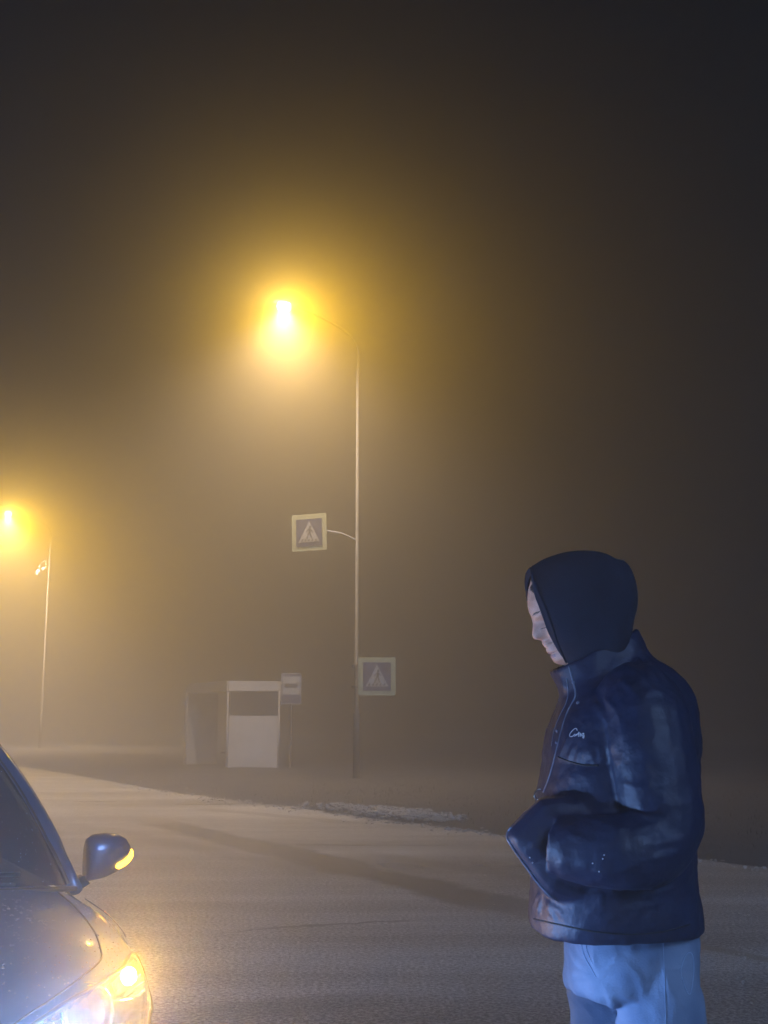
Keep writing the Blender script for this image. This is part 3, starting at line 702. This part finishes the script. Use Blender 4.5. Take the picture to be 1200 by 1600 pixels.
# wing mirrors
def wing(s):
    mroot = None
    c = Vector((-.93, .982 * s, .985)); KY = .80
    rr = []
    # cross sections from the door outwards
    for y_, hx, hz, dx, dz in [(-.106, .050, .064, .0, -.016), (-.100, .062, .074, .0, -.012), (-.075, .070, .080, .0, -.004), (-.02, .074, .078, .0, .002), (.035, .070, .066, -.006, .008), (.07, .058, .052, -.012, .008), (.092, .040, .034, -.018, .004), (.100, .014, .014, -.026, .002)]:
        ring = []
        for j in range(24):
            a = 2 * PI * j / 24; ca, sa = math.cos(a), math.sin(a)
            px_ = abs(ca) ** .75 * (1 if ca > 0 else -1) * hx * (1 if ca > 0 else .45); pz_ = abs(sa) ** .75 * (1 if sa > 0 else -1) * hz * (1 if sa > 0 else .92)
            ring.append(c + Vector((dx + px_, y_ * KY * s, dz + pz_)))
        rr.append(ring)
    k = MB(); k.loft(rr); mi = k.build('wing_mirror', M['paint'], car, True, True)
    k = MB(); k.loft([[c + Vector(v) for v in ((.03, -.09 * s, -.06), (-.03, -.09 * s, -.06), (-.03, -.07 * s, -.085), (.03, -.07 * s, -.085))],
                      [c + Vector(v) for v in ((.05, -.15 * s, -.085), (-.04, -.15 * s, -.085), (-.04, -.15 * s, -.125), (.05, -.15 * s, -.125))],
                      [c + Vector(v) for v in ((.08, -.19 * s, -.095), (-.06, -.19 * s, -.095), (-.06, -.19 * s, -.14), (.08, -.19 * s, -.14))]]); k.build('mirror_foot', M['plastic'], mi, True, True)
    # amber repeater strip wrapping round the outer front corner
    P_ = crv([(.070, .018 * s, -.030), (.062, .045 * s, -.022), (.046, .072 * s, -.010), (.024, .092 * s, .002), (.004, .101 * s, .008)], 14)
    k = MB(); k.loft([[c + p + Vector((0, 0, -.012 + .004 * (1 - i / 13))) , c + p + Vector((.006, .004 * s, -.006)), c + p + Vector((.006, .004 * s, .006)), c + p + Vector((0, 0, .012)), c + p + Vector((-.012, -.01 * s, 0))] for i, p in enumerate([Vector((q_.x, q_.y * KY, q_.z)) for q_ in P_])]); k.build('turn_repeater', M['turn2'], mi, True, True)
    k = MB(); k.box(c + Vector((-.034, -.005 * s, -.002)), (.003, .066, .052), None, .002); k.build('mirror_glass', M['mirrorglass'], mi, False, True)
for s in (1, -1): wing(s)
# rain drops
rd = MB()
def drop(p, nrm, r):
    q = Vector((0, 0, 1)).rotation_difference(nrm).to_matrix(); R_ = []
    for th in (1.35, .95, .5): R_.append([p + q @ Vector((r * math.sin(th) * math.cos(j * PI / 4), r * math.sin(th) * math.sin(j * PI / 4), r * .75 * math.cos(th))) for j in range(8)])
    rd.loft(R_)
cnt = 0
while cnt < 1500:
    x = random.uniform(-.72, .40); y = random.uniform(-.55, .84)
    if noise.noise(Vector((x * 4, y * 4, 0))) < random.uniform(-.5, .25): continue
    h = BT.ray_cast(Vector((x, y, 2)), Vector((0, 0, -1)))
    if not h[0]: continue
    nm = h[1] if h[1].z > 0 else -h[1]
    if is_lamp(h[0].x, h[0].y, h[0].z): continue
    drop(h[0], nm, random.uniform(.0014, .0036) * (1.5 if random.random() < .08 else 1)); cnt += 1
for _ in range(500):
    u = random.uniform(-.2, 1); v = random.random(); p = wsp(u, v); nm = (wsp(u + .01, v) - wsp(u - .01, v)).cross(wsp(u, v + .01) - wsp(u, v - .01)).normalized(); nm = nm if nm.z > 0 else -nm
    drop(p, nm, random.uniform(.001, .0022))
tag(rd.build('rain_drops', M['water'], car, True, True), 'fine rain drops beaded over the bonnet and windscreen', kind='stuff')

# ------------------------------------------------------------------ person
M['jacket'] = noisy('jacket_nylon', (0.0018, 0.007, 0.031), (0.003, 0.010, 0.040), 14, 0.52, 0, 0.6, 34, dist=0.006, r2=0.62)  # blue of the veiling glare is put into the black cloth's colour
M['hood'] = noisy('hood_cotton', (0.0035, 0.007, 0.020), (0.005, 0.010, 0.026), 60, 0.9, 0, 0.4, 400, dist=0.002)
M['seamj'] = noisy('jacket_seam', (0.10, 0.12, 0.18), (0.16, 0.18, 0.24), 60, 0.4)
M['thread'] = noisy('white_thread', (0.55, 0.55, 0.58), (0.70, 0.70, 0.72), 200, 0.6)
M['denim'] = noisy('light_blue_denim', (0.09, 0.14, 0.23), (0.17, 0.23, 0.33), 10, 0.85, 0, 0.5, 260, dist=0.002)
M['denimseam'] = noisy('denim_seam', (0.22, 0.32, 0.48), (0.28, 0.38, 0.54), 90, 0.85)
M['skin'] = noisy('skin', (0.62, 0.31, 0.20), (0.80, 0.46, 0.31), 38, 0.55, 0, 0.35, 420, dist=0.0015, detail=8)
b_ = M['skin'].node_tree.nodes['Principled BSDF']
b_.inputs['Subsurface Weight'].default_value = 0.15; b_.inputs['Subsurface Radius'].default_value = (0.01, 0.004, 0.002); b_.inputs['Subsurface Scale'].default_value = 0.5
M['hair'] = noisy('dark_brown_hair', (0.02, 0.014, 0.01), (0.04, 0.028, 0.02), 80, 0.6)
M['lip'] = noisy('lips', (0.42, 0.20, 0.17), (0.48, 0.24, 0.20), 60, 0.45)
M['shoe'] = noisy('black_shoe', (0.02, 0.02, 0.02), (0.03, 0.03, 0.03), 20, 0.5)
M['sole'] = noisy('white_sole', (0.6, 0.6, 0.58), (0.5, 0.5, 0.5), 20, 0.6)
PY = 2.5
def W(px, py, Y=PY): return at(px, py, Y)
proot = W(985, 1400); proot.z = 0
person = tag(empty('person', proot), 'man in dark hooded jacket and light blue jeans, looking down, hands in pockets', 'person')

# --- head and body in one skin
ax = Vector((-.36, -.93)).normalized()            # up the head, in picture pixels
fx = Vector((ax.y, -ax.x)); fx = fx if fx.x < 0 else -fx   # forward
HC = Vector((905, 955))
pp = [(872, 882), (846, 889), (833, 900), (827, 915), (824.5, 932), (825, 948), (827.5, 958), (831.5, 965), (832.5, 972), (832, 982), (831.5, 991), (834, 998), (841, 1000), (846, 1001.5), (847.5, 1006), (850, 1010), (853, 1012.5), (853, 1016), (855.5, 1020), (859.5, 1022.5), (861.5, 1028), (866, 1034.5), (873, 1038), (884, 1040), (896, 1042)]
pf = cr(pp, 240)
T = (pf - np.array(HC)) @ np.array(ax); Sx = (pf - np.array(HC)) @ np.array(fx)
order = np.argsort(T); T = T[order]; Sx = Sx[order]
def front(t): return float(np.interp(t, T, Sx))
# smooth face without nose
bump_pts = [(-80, 26), (-72, 44), (-60, 55), (-48, 58), (-30, 60), (-12, 62), (5, 66), (20, 70), (40, 69), (60, 58), (75, 40), (86, 12)]
def facebase(t): return float(np.interp(t, [p[0] for p in bump_pts], [p[1] for p in bump_pts]))
backs = [(-80, 10), (-60, -10), (-40, -38), (-10, -66), (20, -76), (45, -70), (65, -52), (80, -24), (86, -6)]
wid = [(-82, .022), (-76, .034), (-60, .047), (-40, .057), (-15, .066), (10, .073), (35, .076), (55, .069), (72, .048), (84, .018)]
def ip(tab, t): return float(np.interp(t, [p[0] for p in tab], [p[1] for p in tab]))
PXM = PY / FPX   # metres per pixel there
ring_n = 96; rr = []
faceT = []
for t in np.linspace(-80, 86, 130):
    F_ = facebase(t); pfnt = front(t) if t > T[0] else F_; B_ = ip(backs, t); w_ = ip(wid, t)
    cs = (F_ * .35 + B_ * .65) * .5 + (F_ + B_) * .25; ring = []
    for j in range(ring_n):
        a = 2 * PI * j / ring_n; ca, sa = math.cos(a), math.sin(a)
        ex_ = .85
        s_ = cs + (F_ - cs) * (abs(ca) ** ex_) if ca > 0 else cs - (cs - B_) * (abs(ca) ** .9)
        y_ = w_ * (abs(sa) ** .9) * (1 if sa > 0 else -1)
        if ca > 0:
            # nose, lips and chin ridge carry the profile; narrower where the nose is
            noseness = math.exp(-((t + 24) / 24) ** 2)
            sig = .011 + .016 * (1 - noseness) + (.004 if -45 < t < -30 else 0)
            s_ += (pfnt - F_) * math.exp(-(y_ / sig) ** 2)
            # eye sockets, closed lids looking down
            for sy in (-1, 1):
                d2 = ((y_ - sy * .031) / .015) ** 2
                s_ -= 8.5 * math.exp(-d2 - ((t - 2) / 8) ** 2); s_ += 4.5 * math.exp(-((y_ - sy * .031) / .012) ** 2 - ((t + 1.5) / 5.5) ** 2)
                s_ += 2.8 * math.exp(-((y_ - sy * .026) / .018) ** 2 - ((t - 15) / 5) ** 2)
                s_ += 3.0 * math.exp(-((y_ - sy * .040) / .016) ** 2 - ((t + 20) / 12) ** 2)
                s_ += 4.0 * math.exp(-((y_ - sy * .013) / .006) ** 2 - ((t + 31) / 6) ** 2)
            s_ -= 1.6 * math.exp(-((t + 47.5) / 1.3) ** 2 - (y_ / .022) ** 2)
        p2 = HC + ax * t + fx * s_
        v = W(p2.x, p2.y); v.y += y_; ring.append(v)
    rr.append(ring)
HEADR = rr
# turn the face slightly: yaw about the head axis
hc3 = W(HC.x + 12, HC.y); axis3 = (W(HC.x + ax.x * 50, HC.y + ax.y * 50) - W(HC.x, HC.y)).normalized()
YAW = Matrix.Rotation(math.radians(0), 3, axis3)
b = MB()
neckr = []
def hring(pxf, pyf, pxb, pyb, w_, n_=ring_n, Yc=PY, e=.9, rev=False):
    F3 = W(pxf, pyf); B3 = W(pxb, pyb); c = (F3 + B3) / 2; h = (F3 - B3) / 2; out = []
    for j in range(n_):
        a = 2 * PI * j / n_; ca, sa = math.cos(a), math.sin(a)
        p = c + h * (abs(ca) ** e * (1 if ca > 0 else -1)); p.y += w_ * abs(sa) ** e * (1 if sa > 0 else -1) + (Yc - PY); out.append(p)
    return out
neck = [hring(880, 1150, 1060, 1150, .17), hring(885, 1120, 1045, 1105, .15), hring(890, 1085, 1010, 1060, .10), hring(893, 1065, 985, 1030, .062), hring(895, 1050, 975, 1005, .058), hring(893, 1040, 972, 985, .056)]
b.loft([hring(880, 1380, 1050, 1380, .15), hring(876, 1250, 1060, 1250, .17)] + neck + rr, True, True)
pb = b.build('body', M['skin'], person)
# lips
k = MB()
def onface(t, y, lift=.0006):
    F_ = facebase(t); s0 = front(t); noseness = math.exp(-((t + 24) / 24) ** 2); sig = .011 + .016 * (1 - noseness)
    w_ = ip(wid, t); B_ = ip(backs, t); cs = (F_ * .35 + B_ * .65) * .5 + (F_ + B_) * .25
    sa = min(1, (abs(y) / w_) ** (1 / .9)); ca = math.sqrt(max(0, 1 - sa * sa)); s_ = cs + (F_ - cs) * ca ** .85 + (s0 - F_) * math.exp(-(y / sig) ** 2)
    p2 = HC + ax * t + fx * (s_ + lift / PXM); v = W(p2.x, p2.y); v.y += y; return v
for t0, t1 in ((-46.5, -42.5), (-53, -48.5)):
    k = MB(); k.loft([[onface(t0 + (t1 - t0) * q_, y) for q_ in (0, .35, .7, 1)] for y in np.linspace(-.017, .017, 15)], False, False, False, False); k.build('lip', M['lip'], person)
for sy in (-1, 1):
    k = MB(); k.tube([onface(17 + 3 * math.sin(PI * q_) - 2 * q_, sy * (.012 + .034 * q_), .001) for q_ in np.linspace(0, 1, 9)], [.0006] * 9, 5)
    for _ in range(46):
        q_ = random.random(); t_0 = 17 + 3 * math.sin(PI * q_) - 2 * q_ + random.uniform(-2.4, 1.6); y_0 = sy * (.010 + .036 * q_)
        k.tube([onface(t_0, y_0, .0006), onface(t_0 + 1.3, y_0 + sy * .003, .0014), onface(t_0 + 1.6, y_0 + sy * .007, .0008)], [.0005, .0005, .0002], 4)
    k.build('eyebrow', M['hair'], person)
    k = MB(); k.tube([onface(-4.5 - 1.0 * math.sin(PI * q_), sy * (.020 + .022 * q_), .002) for q_ in np.linspace(0, 1, 9)], .0006, 6); k.build('eyelashes', M['hair'], person)
# hair showing at the hairline
k = MB(); 
for _ in range(160):
    y = random.uniform(-.06, .06); t0 = random.uniform(65, 71); a_ = HC + ax * t0 + fx * (facebase(t0) + 1)
    cs_ = math.sqrt(max(0, 1 - (y / .075) ** 2))
    def hp(t2, s2): q2 = HC + ax * t2 + fx * (s2 * cs_); v2 = W(q2.x, q2.y); v2.y += y; return v2
    f0 = facebase(t0)
    k.tube([hp(t0 + 8, f0 + 1), hp(t0, f0 + 3), hp(t0 - 8, facebase(t0 - 8) + random.uniform(1, 4)), hp(t0 - 14, facebase(t0 - 14) + random.uniform(.5, 3))], [.0015, .0017, .0012, .0004], 4)
k.build('hair', M['hair'], person)

# --- hood
def oval(t, bt, w_, n_=56, e=.85, sag=0.0):
    T3 = W(*t); B3 = W(*bt); c = (T3 + B3) / 2; h = (T3 - B3) / 2; out = []
    for j in range(n_):
        a = 2 * PI * j / n_; ca, sa = math.cos(a), math.sin(a)
        p = c + h * (abs(ca) ** .95 * (1 if ca > 0 else -1)); p.y += w_ * abs(sa) ** e * (1 if sa > 0 else -1); out.append(p)
    return out
sect = [((832, 898), (880, 1030), .074), ((828.5, 888.5), (886, 1037), .083), ((834, 883), (897, 1050), .092), ((852, 873), (915, 1062), .103), ((882, 864.5), (938, 1066), .112), ((915, 861.5), (958, 1062), .116), ((940, 865.5), (972, 1040), .113), ((957, 874), (979, 1005), .104), ((972, 878.5), (984, 978), .088), ((983, 895), (989, 962), .064), ((989, 915), (991, 950), .036), ((991, 928), (991.5, 938), .012)]
sv = crv([(*a, *c_, w_, 0) for a, c_, w_ in sect], 3) if False else None
arr = cr([(a[0], a[1], c_[0], c_[1], w_) for a, c_, w_ in sect], 60)
rr = []
for i, r_ in enumerate(arr):
    ring = oval((r_[0], r_[1]), (r_[2], r_[3]), max(.004, r_[4]))
    for p in ring:
        nz = noise.noise(Vector((p.x * 13, p.y * 7, p.z * 8))) * .013 + noise.noise(Vector((p.x * 22, p.y * 12, p.z * 14 + 5))) * .004
        p.x -= .024 * max(0, 1 - i / 16) ** 1.2 * min(1, abs(p.y - PY) / .07) ** 1.5
        if 3 < i < 55: p.y += nz if p.y > PY else -nz
    rr.append(ring)
k = MB(); k.loft(rr, False, True); hd = k.build('hood', M['hood'], person)
sm = hd.modifiers.new('solid', 'SOLIDIFY'); sm.thickness = .005; sm.offset = -1
k = MB(); k.tube(rr[5], .0032, 6, closed=True); k.build('hem', M['hood'], hd)

# --- jacket: torso, sleeves and pocket bulge grown into one surface
J = MB()
tr_ = [((876, 1056), (983, 994), .076), ((870, 1050), (990, 984), .086), ((862, 1048), (996, 988), .094), ((865, 1058), (1003, 1004), .098), ((872, 1075), (1010, 1020), .106), ((876, 1088), (1028, 1036), .128), ((873, 1103), (1050, 1054), .165), ((866, 1122), (1069, 1078), .198), ((858, 1145), (1078, 1105), .212), ((854, 1165), (1081, 1140), .218), ((851, 1182), (1081, 1172), .220), ((851, 1190), (1080, 1184), .214), ((849, 1200), (1080, 1200), .220), ((844, 1235), (1078, 1240), .226), ((840, 1270), (1076, 1280), .228), ((836, 1320), (1074, 1330), .228), ((833, 1370), (1076, 1372), .226), ((830, 1410), (1083, 1402), .222), ((829, 1438), (1089, 1430), .214), ((831, 1450), (1085, 1443), .204), ((838, 1448), (1076, 1440), .192), ((850, 1430), (1060, 1420), .18)]
A_ = cr([(a[0], a[1], c_[0], c_[1], w_) for a, c_, w_ in tr_], 90)
J.loft([hring(r_[0], r_[1], r_[2], r_[3], r_[4], 72, PY, .78) for r_ in A_])
def limb(pts, n_=20): 
    P_ = cr([(*W(p[0], p[1], p[2]), p[3]) for p in pts], 40); J.tube([Vector(q[:3]) for q in P_], [float(q[3]) for q in P_], n_)
limb([(980, 1085, 2.40, .075), (1004, 1112, 2.34, .086), (1016, 1170, 2.30, .086), (1028, 1240, 2.285, .082), (1036, 1285, 2.28, .077), (1016, 1318, 2.27, .076), (980, 1330, 2.25, .070), (920, 1328, 2.27, .064), (870, 1318, 2.30, .055)])
limb([(985, 1085, 2.62, .075), (1005, 1110, 2.68, .088), (1020, 1170, 2.73, .086), (1030, 1240, 2.75, .080), (1030, 1285, 2.75, .075), (1000, 1318, 2.75, .076), (950, 1330, 2.75, .070), (900, 1320, 2.72, .064), (860, 1318, 2.70, .055)])
dia = [(842, 1247), (826, 1262), (806, 1283), (794, 1296), (790, 1307), (795, 1320), (815, 1347), (840, 1380), (862, 1402), (900, 1416), (945, 1424), (985, 1400), (985, 1330), (970, 1262), (920, 1247), (880, 1243)]
dc = Vector((895, 1325))
rr = []
for s_, Y_ in [(.55, 2.285), (.85, 2.30), (.97, 2.325), (1.0, 2.36), (.985, 2.40), (.96, 2.44), (.90, 2.47)]:
    rr.append([W(dc.x + (x - dc.x) * s_, dc.y + (y - dc.y) * s_, Y_ if True else 0) for x, y in dia])
J.loft([[Vector(q) for q in cr([list(v) for v in r_] + [list(r_[0])], 60)[:-1]] for r_ in rr])
def ridges(B_, lists, rad, inset=.45):
    bt = BVHTree.FromPolygons([tuple(v) for v in B_.V], B_.F)
    for pts in lists:
        q_ = []
        for x, y in cr(pts, 14):
            h = bt.ray_cast(Vector((0, 0, CAM_H)), ray(x, y).normalized())
            if h[0] is not None: q_.append(h[0] + ray(x, y).normalized() * rad * inset)
        if len(q_) > 3:
            m_ = len(q_); B_.tube(q_, [rad * (.35 + .65 * math.sin(PI * min(1, .15 + .85 * i / (m_ - 1)))) for i in range(m_)], 8)
ridges(J, [[(875, 1184), (884, 1166), (892, 1150)], [(888, 1188), (896, 1172), (903, 1160)], [(901, 1192), (907, 1178), (912, 1166)], [(915, 1194), (918, 1178), (922, 1160)], [(930, 1194), (926, 1176), (928, 1158)], [(944, 1190), (938, 1172), (934, 1152)],
 [(852, 1402), (862, 1424), (872, 1442)], [(848, 1404), (843, 1424), (838, 1442)], [(858, 1408), (878, 1428), (892, 1446)], [(846, 1398), (838, 1410), (833, 1420)],
 [(985, 1022), (1005, 1040), (1030, 1066)], [(975, 1040), (1004, 1062), (1036, 1094)], [(1000, 1022), (1022, 1044), (1046, 1066)], [(968, 1060), (990, 1082), (1012, 1110)],
 [(985, 1300), (1030, 1288), (1076, 1276)], [(1000, 1322), (1040, 1316), (1080, 1304)], [(1010, 1344), (1040, 1336), (1066, 1326)], [(985, 1262), (1020, 1262), (1062, 1250)], [(975, 1225), (1010, 1232), (1050, 1222)],
 [(900, 1275), (950, 1290), (985, 1300)], [(880, 1300), (930, 1318), (990, 1318)], [(905, 1350), (950, 1362), (1000, 1350)], [(870, 1378), (920, 1398), (985, 1392)], [(1000, 1395), (1040, 1390), (1072, 1376)], [(960, 1425), (1000, 1415), (1050, 1410)],
 [(930, 1100), (950, 1130), (955, 1170)], [(945, 1090), (968, 1120), (972, 1160)]], .0065)
ridges(J, [[(968, 1002), (980, 1010), (995, 1014)], [(975, 992), (985, 1002), (1000, 1006)], [(880, 1062), (884, 1072), (882, 1084)]], .006)
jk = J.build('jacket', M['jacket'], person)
mo = jk.modifiers.new('remesh', 'REMESH'); mo.mode = 'VOXEL'; mo.voxel_size = .005; mo.use_smooth_shade = True
mo = jk.modifiers.new('smooth', 'SMOOTH'); mo.factor = .5; mo.iterations = 3
tx1 = bpy.data.textures.new('cloth_folds', 'CLOUDS'); tx1.noise_scale = .11; tx1.noise_depth = 2
mo = jk.modifiers.new('folds', 'DISPLACE'); mo.texture = tx1; mo.strength = .007; mo.mid_level = .5; mo.texture_coords = 'LOCAL'
tx2 = bpy.data.textures.new('cloth_creases', 'MUSGRAVE' if hasattr(bpy.types, 'MusgraveTexture') else 'CLOUDS'); tx2.noise_scale = .035
mo = jk.modifiers.new('creases', 'DISPLACE'); mo.texture = tx2; mo.strength = .0015; mo.mid_level = .5; mo.texture_coords = 'LOCAL'
# marks that lie on the cloth: cast from the side on to the finished surface
bpy.context.view_layer.update()
dg = bpy.context.evaluated_depsgraph_get(); ev = jk.evaluated_get(dg); me = ev.to_mesh()
JB = BVHTree.FromPolygons([jk.matrix_world @ v.co + Vector((0, 0, 0)) for v in me.vertices], [tuple(p.vertices) for p in me.polygons])
offJ = Vector((0, 0, 0)); ev.to_mesh_clear()
camp = Vector((0, 0, CAM_H))
def onj(px, py, lift=.0015):
    d = ray(px, py).normalized(); h = JB.ray_cast(camp, d)
    if h[0] is None: h = JB.find_nearest(at(px, py, 2.35)); return h[0] - d * lift
    return h[0] - d * lift
def line(name, pts, r, mat, parent, n_=40, lift=.0006):
    q = [onj(x, y, lift) for x, y in cr(pts, n_)]; k = MB(); k.tube(q, r, 6); return k.build(name, mat, parent)
line('zip', [(889, 1041), (894, 1060), (898, 1076), (899, 1088), (893, 1100), (886, 1114), (880, 1132), (875, 1150), (870, 1170), (864, 1195), (857, 1218), (849, 1238)], .0022, M['seamj'], jk)
line('placket_edge', [(885, 1060), (888, 1082), (884, 1100), (874, 1120), (866, 1142), (862, 1165)], .0014, M['seamj'], jk)
line('pocket_piping', [(800, 1292), (794, 1300), (793, 1310), (800, 1322), (818, 1348), (840, 1378), (858, 1398), (872, 1407)], .0028, M['seamj'], jk)
line('yoke_seam', [(872, 1183), (884, 1188), (900, 1193), (915, 1196), (935, 1196)], .0018, M['seam'], jk)
line('hem_seam', [(834, 1436), (870, 1444), (930, 1456), (990, 1460), (1040, 1455), (1078, 1444)], .0016, M['seam'], jk)
k = MB(); c = onj(846, 1240, .006)
for cc in (c,): k.tube([cc + Vector((-.004 + .011 * math.cos(a), -.003, .011 * math.sin(a) - .002)) for a in [2 * PI * j / 20 for j in range(20)]], .0022, 6, closed=True)
k.build('zip_pull', M['chrome'], jk)
for x, y in ((871, 1142), (870, 1160), (903, 1098), (896, 1066)):
    k = MB(); k.sphere(onj(x, y, .001), (.004, .003, .004), 10, 6); k.build('snap_button', M['seamj'], jk)
# script lettering on the chest
def stroke(pts, n_=20): return [onj(x, y, .0012) for x, y in cr(pts, n_)]
k = MB()
for pts in ([(901.5, 1141.5), (901, 1138.5), (898, 1138.5), (894, 1142), (890.5, 1147), (890.5, 1150.5), (893, 1151), (896, 1149.5)],
            [(898, 1147), (896.5, 1149), (898, 1150), (899.5, 1148.5), (898, 1147)],
            [(900, 1150), (900.8, 1147), (901, 1148), (902.5, 1146.5), (903, 1147.5)],
            [(904.5, 1143.5), (903.5, 1149.5), (905, 1150.5)], [(902.5, 1146), (906.5, 1145.2)],
            [(906, 1148.5), (908.2, 1147.3), (907.2, 1146), (906, 1148.4), (907.2, 1150.2), (909, 1149.3)],
            [(909.5, 1146.8), (909, 1149.8)], [(910, 1146), (912.5, 1146), (910.3, 1150), (913, 1150), (912, 1153), (910.4, 1152.4), (913.5, 1148.4)]):
    k.tube(stroke(pts), .00075, 5)
k.build('script_logo', M['thread'], jk)
for x, y in ((926, 1349), (944, 1336), (942, 1342), (936, 1362), (828, 1340), (832, 1348)):
    k = MB(); k.sphere(onj(x, y, .0008), (.0015, .001, .0015), 8, 5); k.build('lint', M['thread'], jk)

# --- jeans
D = MB()
waist = [((878, 1425), (1078, 1415), .165), ((886, 1460), (1084, 1450), .172), ((888, 1490), (1086, 1490), .180), ((889, 1520), (1085, 1520), .178), ((888, 1534), (1083, 1538), .165), ((890, 1546), (1078, 1550), .13)]
A_ = cr([(a[0], a[1], c_[0], c_[1], w_) for a, c_, w_ in waist], 30)
D.loft([hring(r_[0], r_[1], r_[2], r_[3], r_[4], 60, PY, .8) for r_ in A_])
def leg(pts):
    P_ = cr(pts, 50); rr = []
    for q in P_:
        px_, z_, Y_, rx, ry = q; x_ = (px_ - 600) * PY / FPX
        rr.append([Vector((x_ + rx * math.cos(2 * PI * j / 40), Y_ + ry * math.sin(2 * PI * j / 40), z_)) for j in range(40)])
    D.loft(rr)
leg([(990, .98, 2.40, .075, .085), (990, .88, 2.39, .084, .09), (988, .78, 2.385, .086, .092), (988, .60, 2.385, .086, .088), (988, .42, 2.385, .080, .082), (990, .22, 2.385, .078, .078), (992, .06, 2.385, .080, .078)])
leg([(954, .98, 2.58, .085, .085), (953, .88, 2.60, .092, .095), (950, .78, 2.605, .094, .095), (932, .60, 2.61, .084, .088), (926, .42, 2.61, .078, .082), (928, .22, 2.61, .076, .078), (930, .06, 2.61, .078, .078)])
ridges(D, [[(936, 1530), (955, 1506), (990, 1492)], [(932, 1530), (912, 1522), (890, 1524)], [(938, 1528), (930, 1505), (926, 1480)], [(942, 1534), (958, 1565), (966, 1600)], [(975, 1500), (1000, 1530), (1010, 1580)], [(1020, 1480), (1040, 1520), (1044, 1570)], [(950, 1545), (985, 1560), (1020, 1562)], [(890, 1480), (905, 1500), (928, 1520)], [(892, 1560), (915, 1572), (935, 1600)], [(1060, 1560), (1070, 1580), (1074, 1610)]], .007)
jn = D.build('jeans', M['denim'], person)
mo = jn.modifiers.new('remesh', 'REMESH'); mo.mode = 'VOXEL'; mo.voxel_size = .005; mo.use_smooth_shade = True
mo = jn.modifiers.new('smooth', 'SMOOTH'); mo.factor = .5; mo.iterations = 4
tx3 = bpy.data.textures.new('denim_folds', 'CLOUDS'); tx3.noise_scale = .13; tx3.noise_depth = 1
mo = jn.modifiers.new('folds', 'DISPLACE'); mo.texture = tx3; mo.strength = .026; mo.texture_coords = 'LOCAL'
tx4 = bpy.data.textures.new('denim_creases', 'CLOUDS'); tx4.noise_scale = .045; tx4.noise_depth = 1
mo = jn.modifiers.new('creases', 'DISPLACE'); mo.texture = tx4; mo.strength = .007; mo.texture_coords = 'LOCAL'
bpy.context.view_layer.update()
dg = bpy.context.evaluated_depsgraph_get(); ev = jn.evaluated_get(dg); me = ev.to_mesh()
JB = BVHTree.FromPolygons([jn.matrix_world @ v.co for v in me.vertices], [tuple(p.vertices) for p in me.polygons]); ev.to_mesh_clear()
line('fly_seam', [(908, 1462), (909, 1480), (915, 1498), (924, 1514), (930, 1526)], .0010, M['denimseam'], jn)
line('fly_seam', [(914, 1462), (916, 1480), (921, 1496), (926, 1506)], .0007, M['denimseam'], jn)
line('side_seam', [(1036, 1470), (1038, 1520), (1039, 1560), (1040, 1600), (1040, 1650)], .0005, M['denimseam'], jn)
line('back_pocket', [(1066, 1508), (1071, 1494), (1078, 1488), (1083, 1496), (1084, 1520), (1079, 1552), (1072, 1546), (1064, 1520), (1066, 1508)], .0009, M['denimseam'], jn)
# shoes
for x_, Y_ in ((990, 2.385), (930, 2.61)):
    X0 = (x_ - 600) * PY / FPX; rr = []; r2 = []
    for d_, w_, h_ in [(.10, .025, .05), (.08, .038, .08), (.02, .042, .095), (-.05, .043, .085), (-.11, .047, .062), (-.16, .044, .048), (-.19, .030, .038), (-.2, .012, .03)]:
        rr.append([Vector((X0 + d_, Y_ + w_ * math.cos(2 * PI * j / 20), .022 + max(0, h_ * (.5 + .5 * math.sin(2 * PI * j / 20))))) for j in range(20)])
        r2.append([Vector((X0 + d_ * 1.03, Y_ + (w_ + .004) * a_, z_)) for a_, z_ in ((-1, .001), (1, .001), (1, .028), (-1, .028))])
    k = MB(); k.loft(rr); sh = k.build('shoe', M['shoe'], person)
    k = MB(); k.loft(r2); k.build('sole', M['sole'], sh, False)
# ------------------------------------------------------------------ fog
hz = MB(); hz.box((-10, 48, 5.75), (95, 60, 7.25)); hzo = hz.build('haze', None, None, False)
hm = bpy.data.materials.new('fog'); hm.use_nodes = True; t = hm.node_tree; t.nodes.clear()
pv = t.nodes.new('ShaderNodeVolumePrincipled'); pv.inputs['Density'].default_value = FOG_DENSITY; pv.inputs['Anisotropy'].default_value = FOG_G
pv.inputs['Color'].default_value = (0.95, 0.95, 0.95, 1)
oo = t.nodes.new('ShaderNodeOutputMaterial'); t.links.new(pv.outputs[0], oo.inputs['Volume'])
hzo.data.materials.append(hm); tag(hzo, 'night fog filling the air over the whole road', 'fog', kind='stuff')
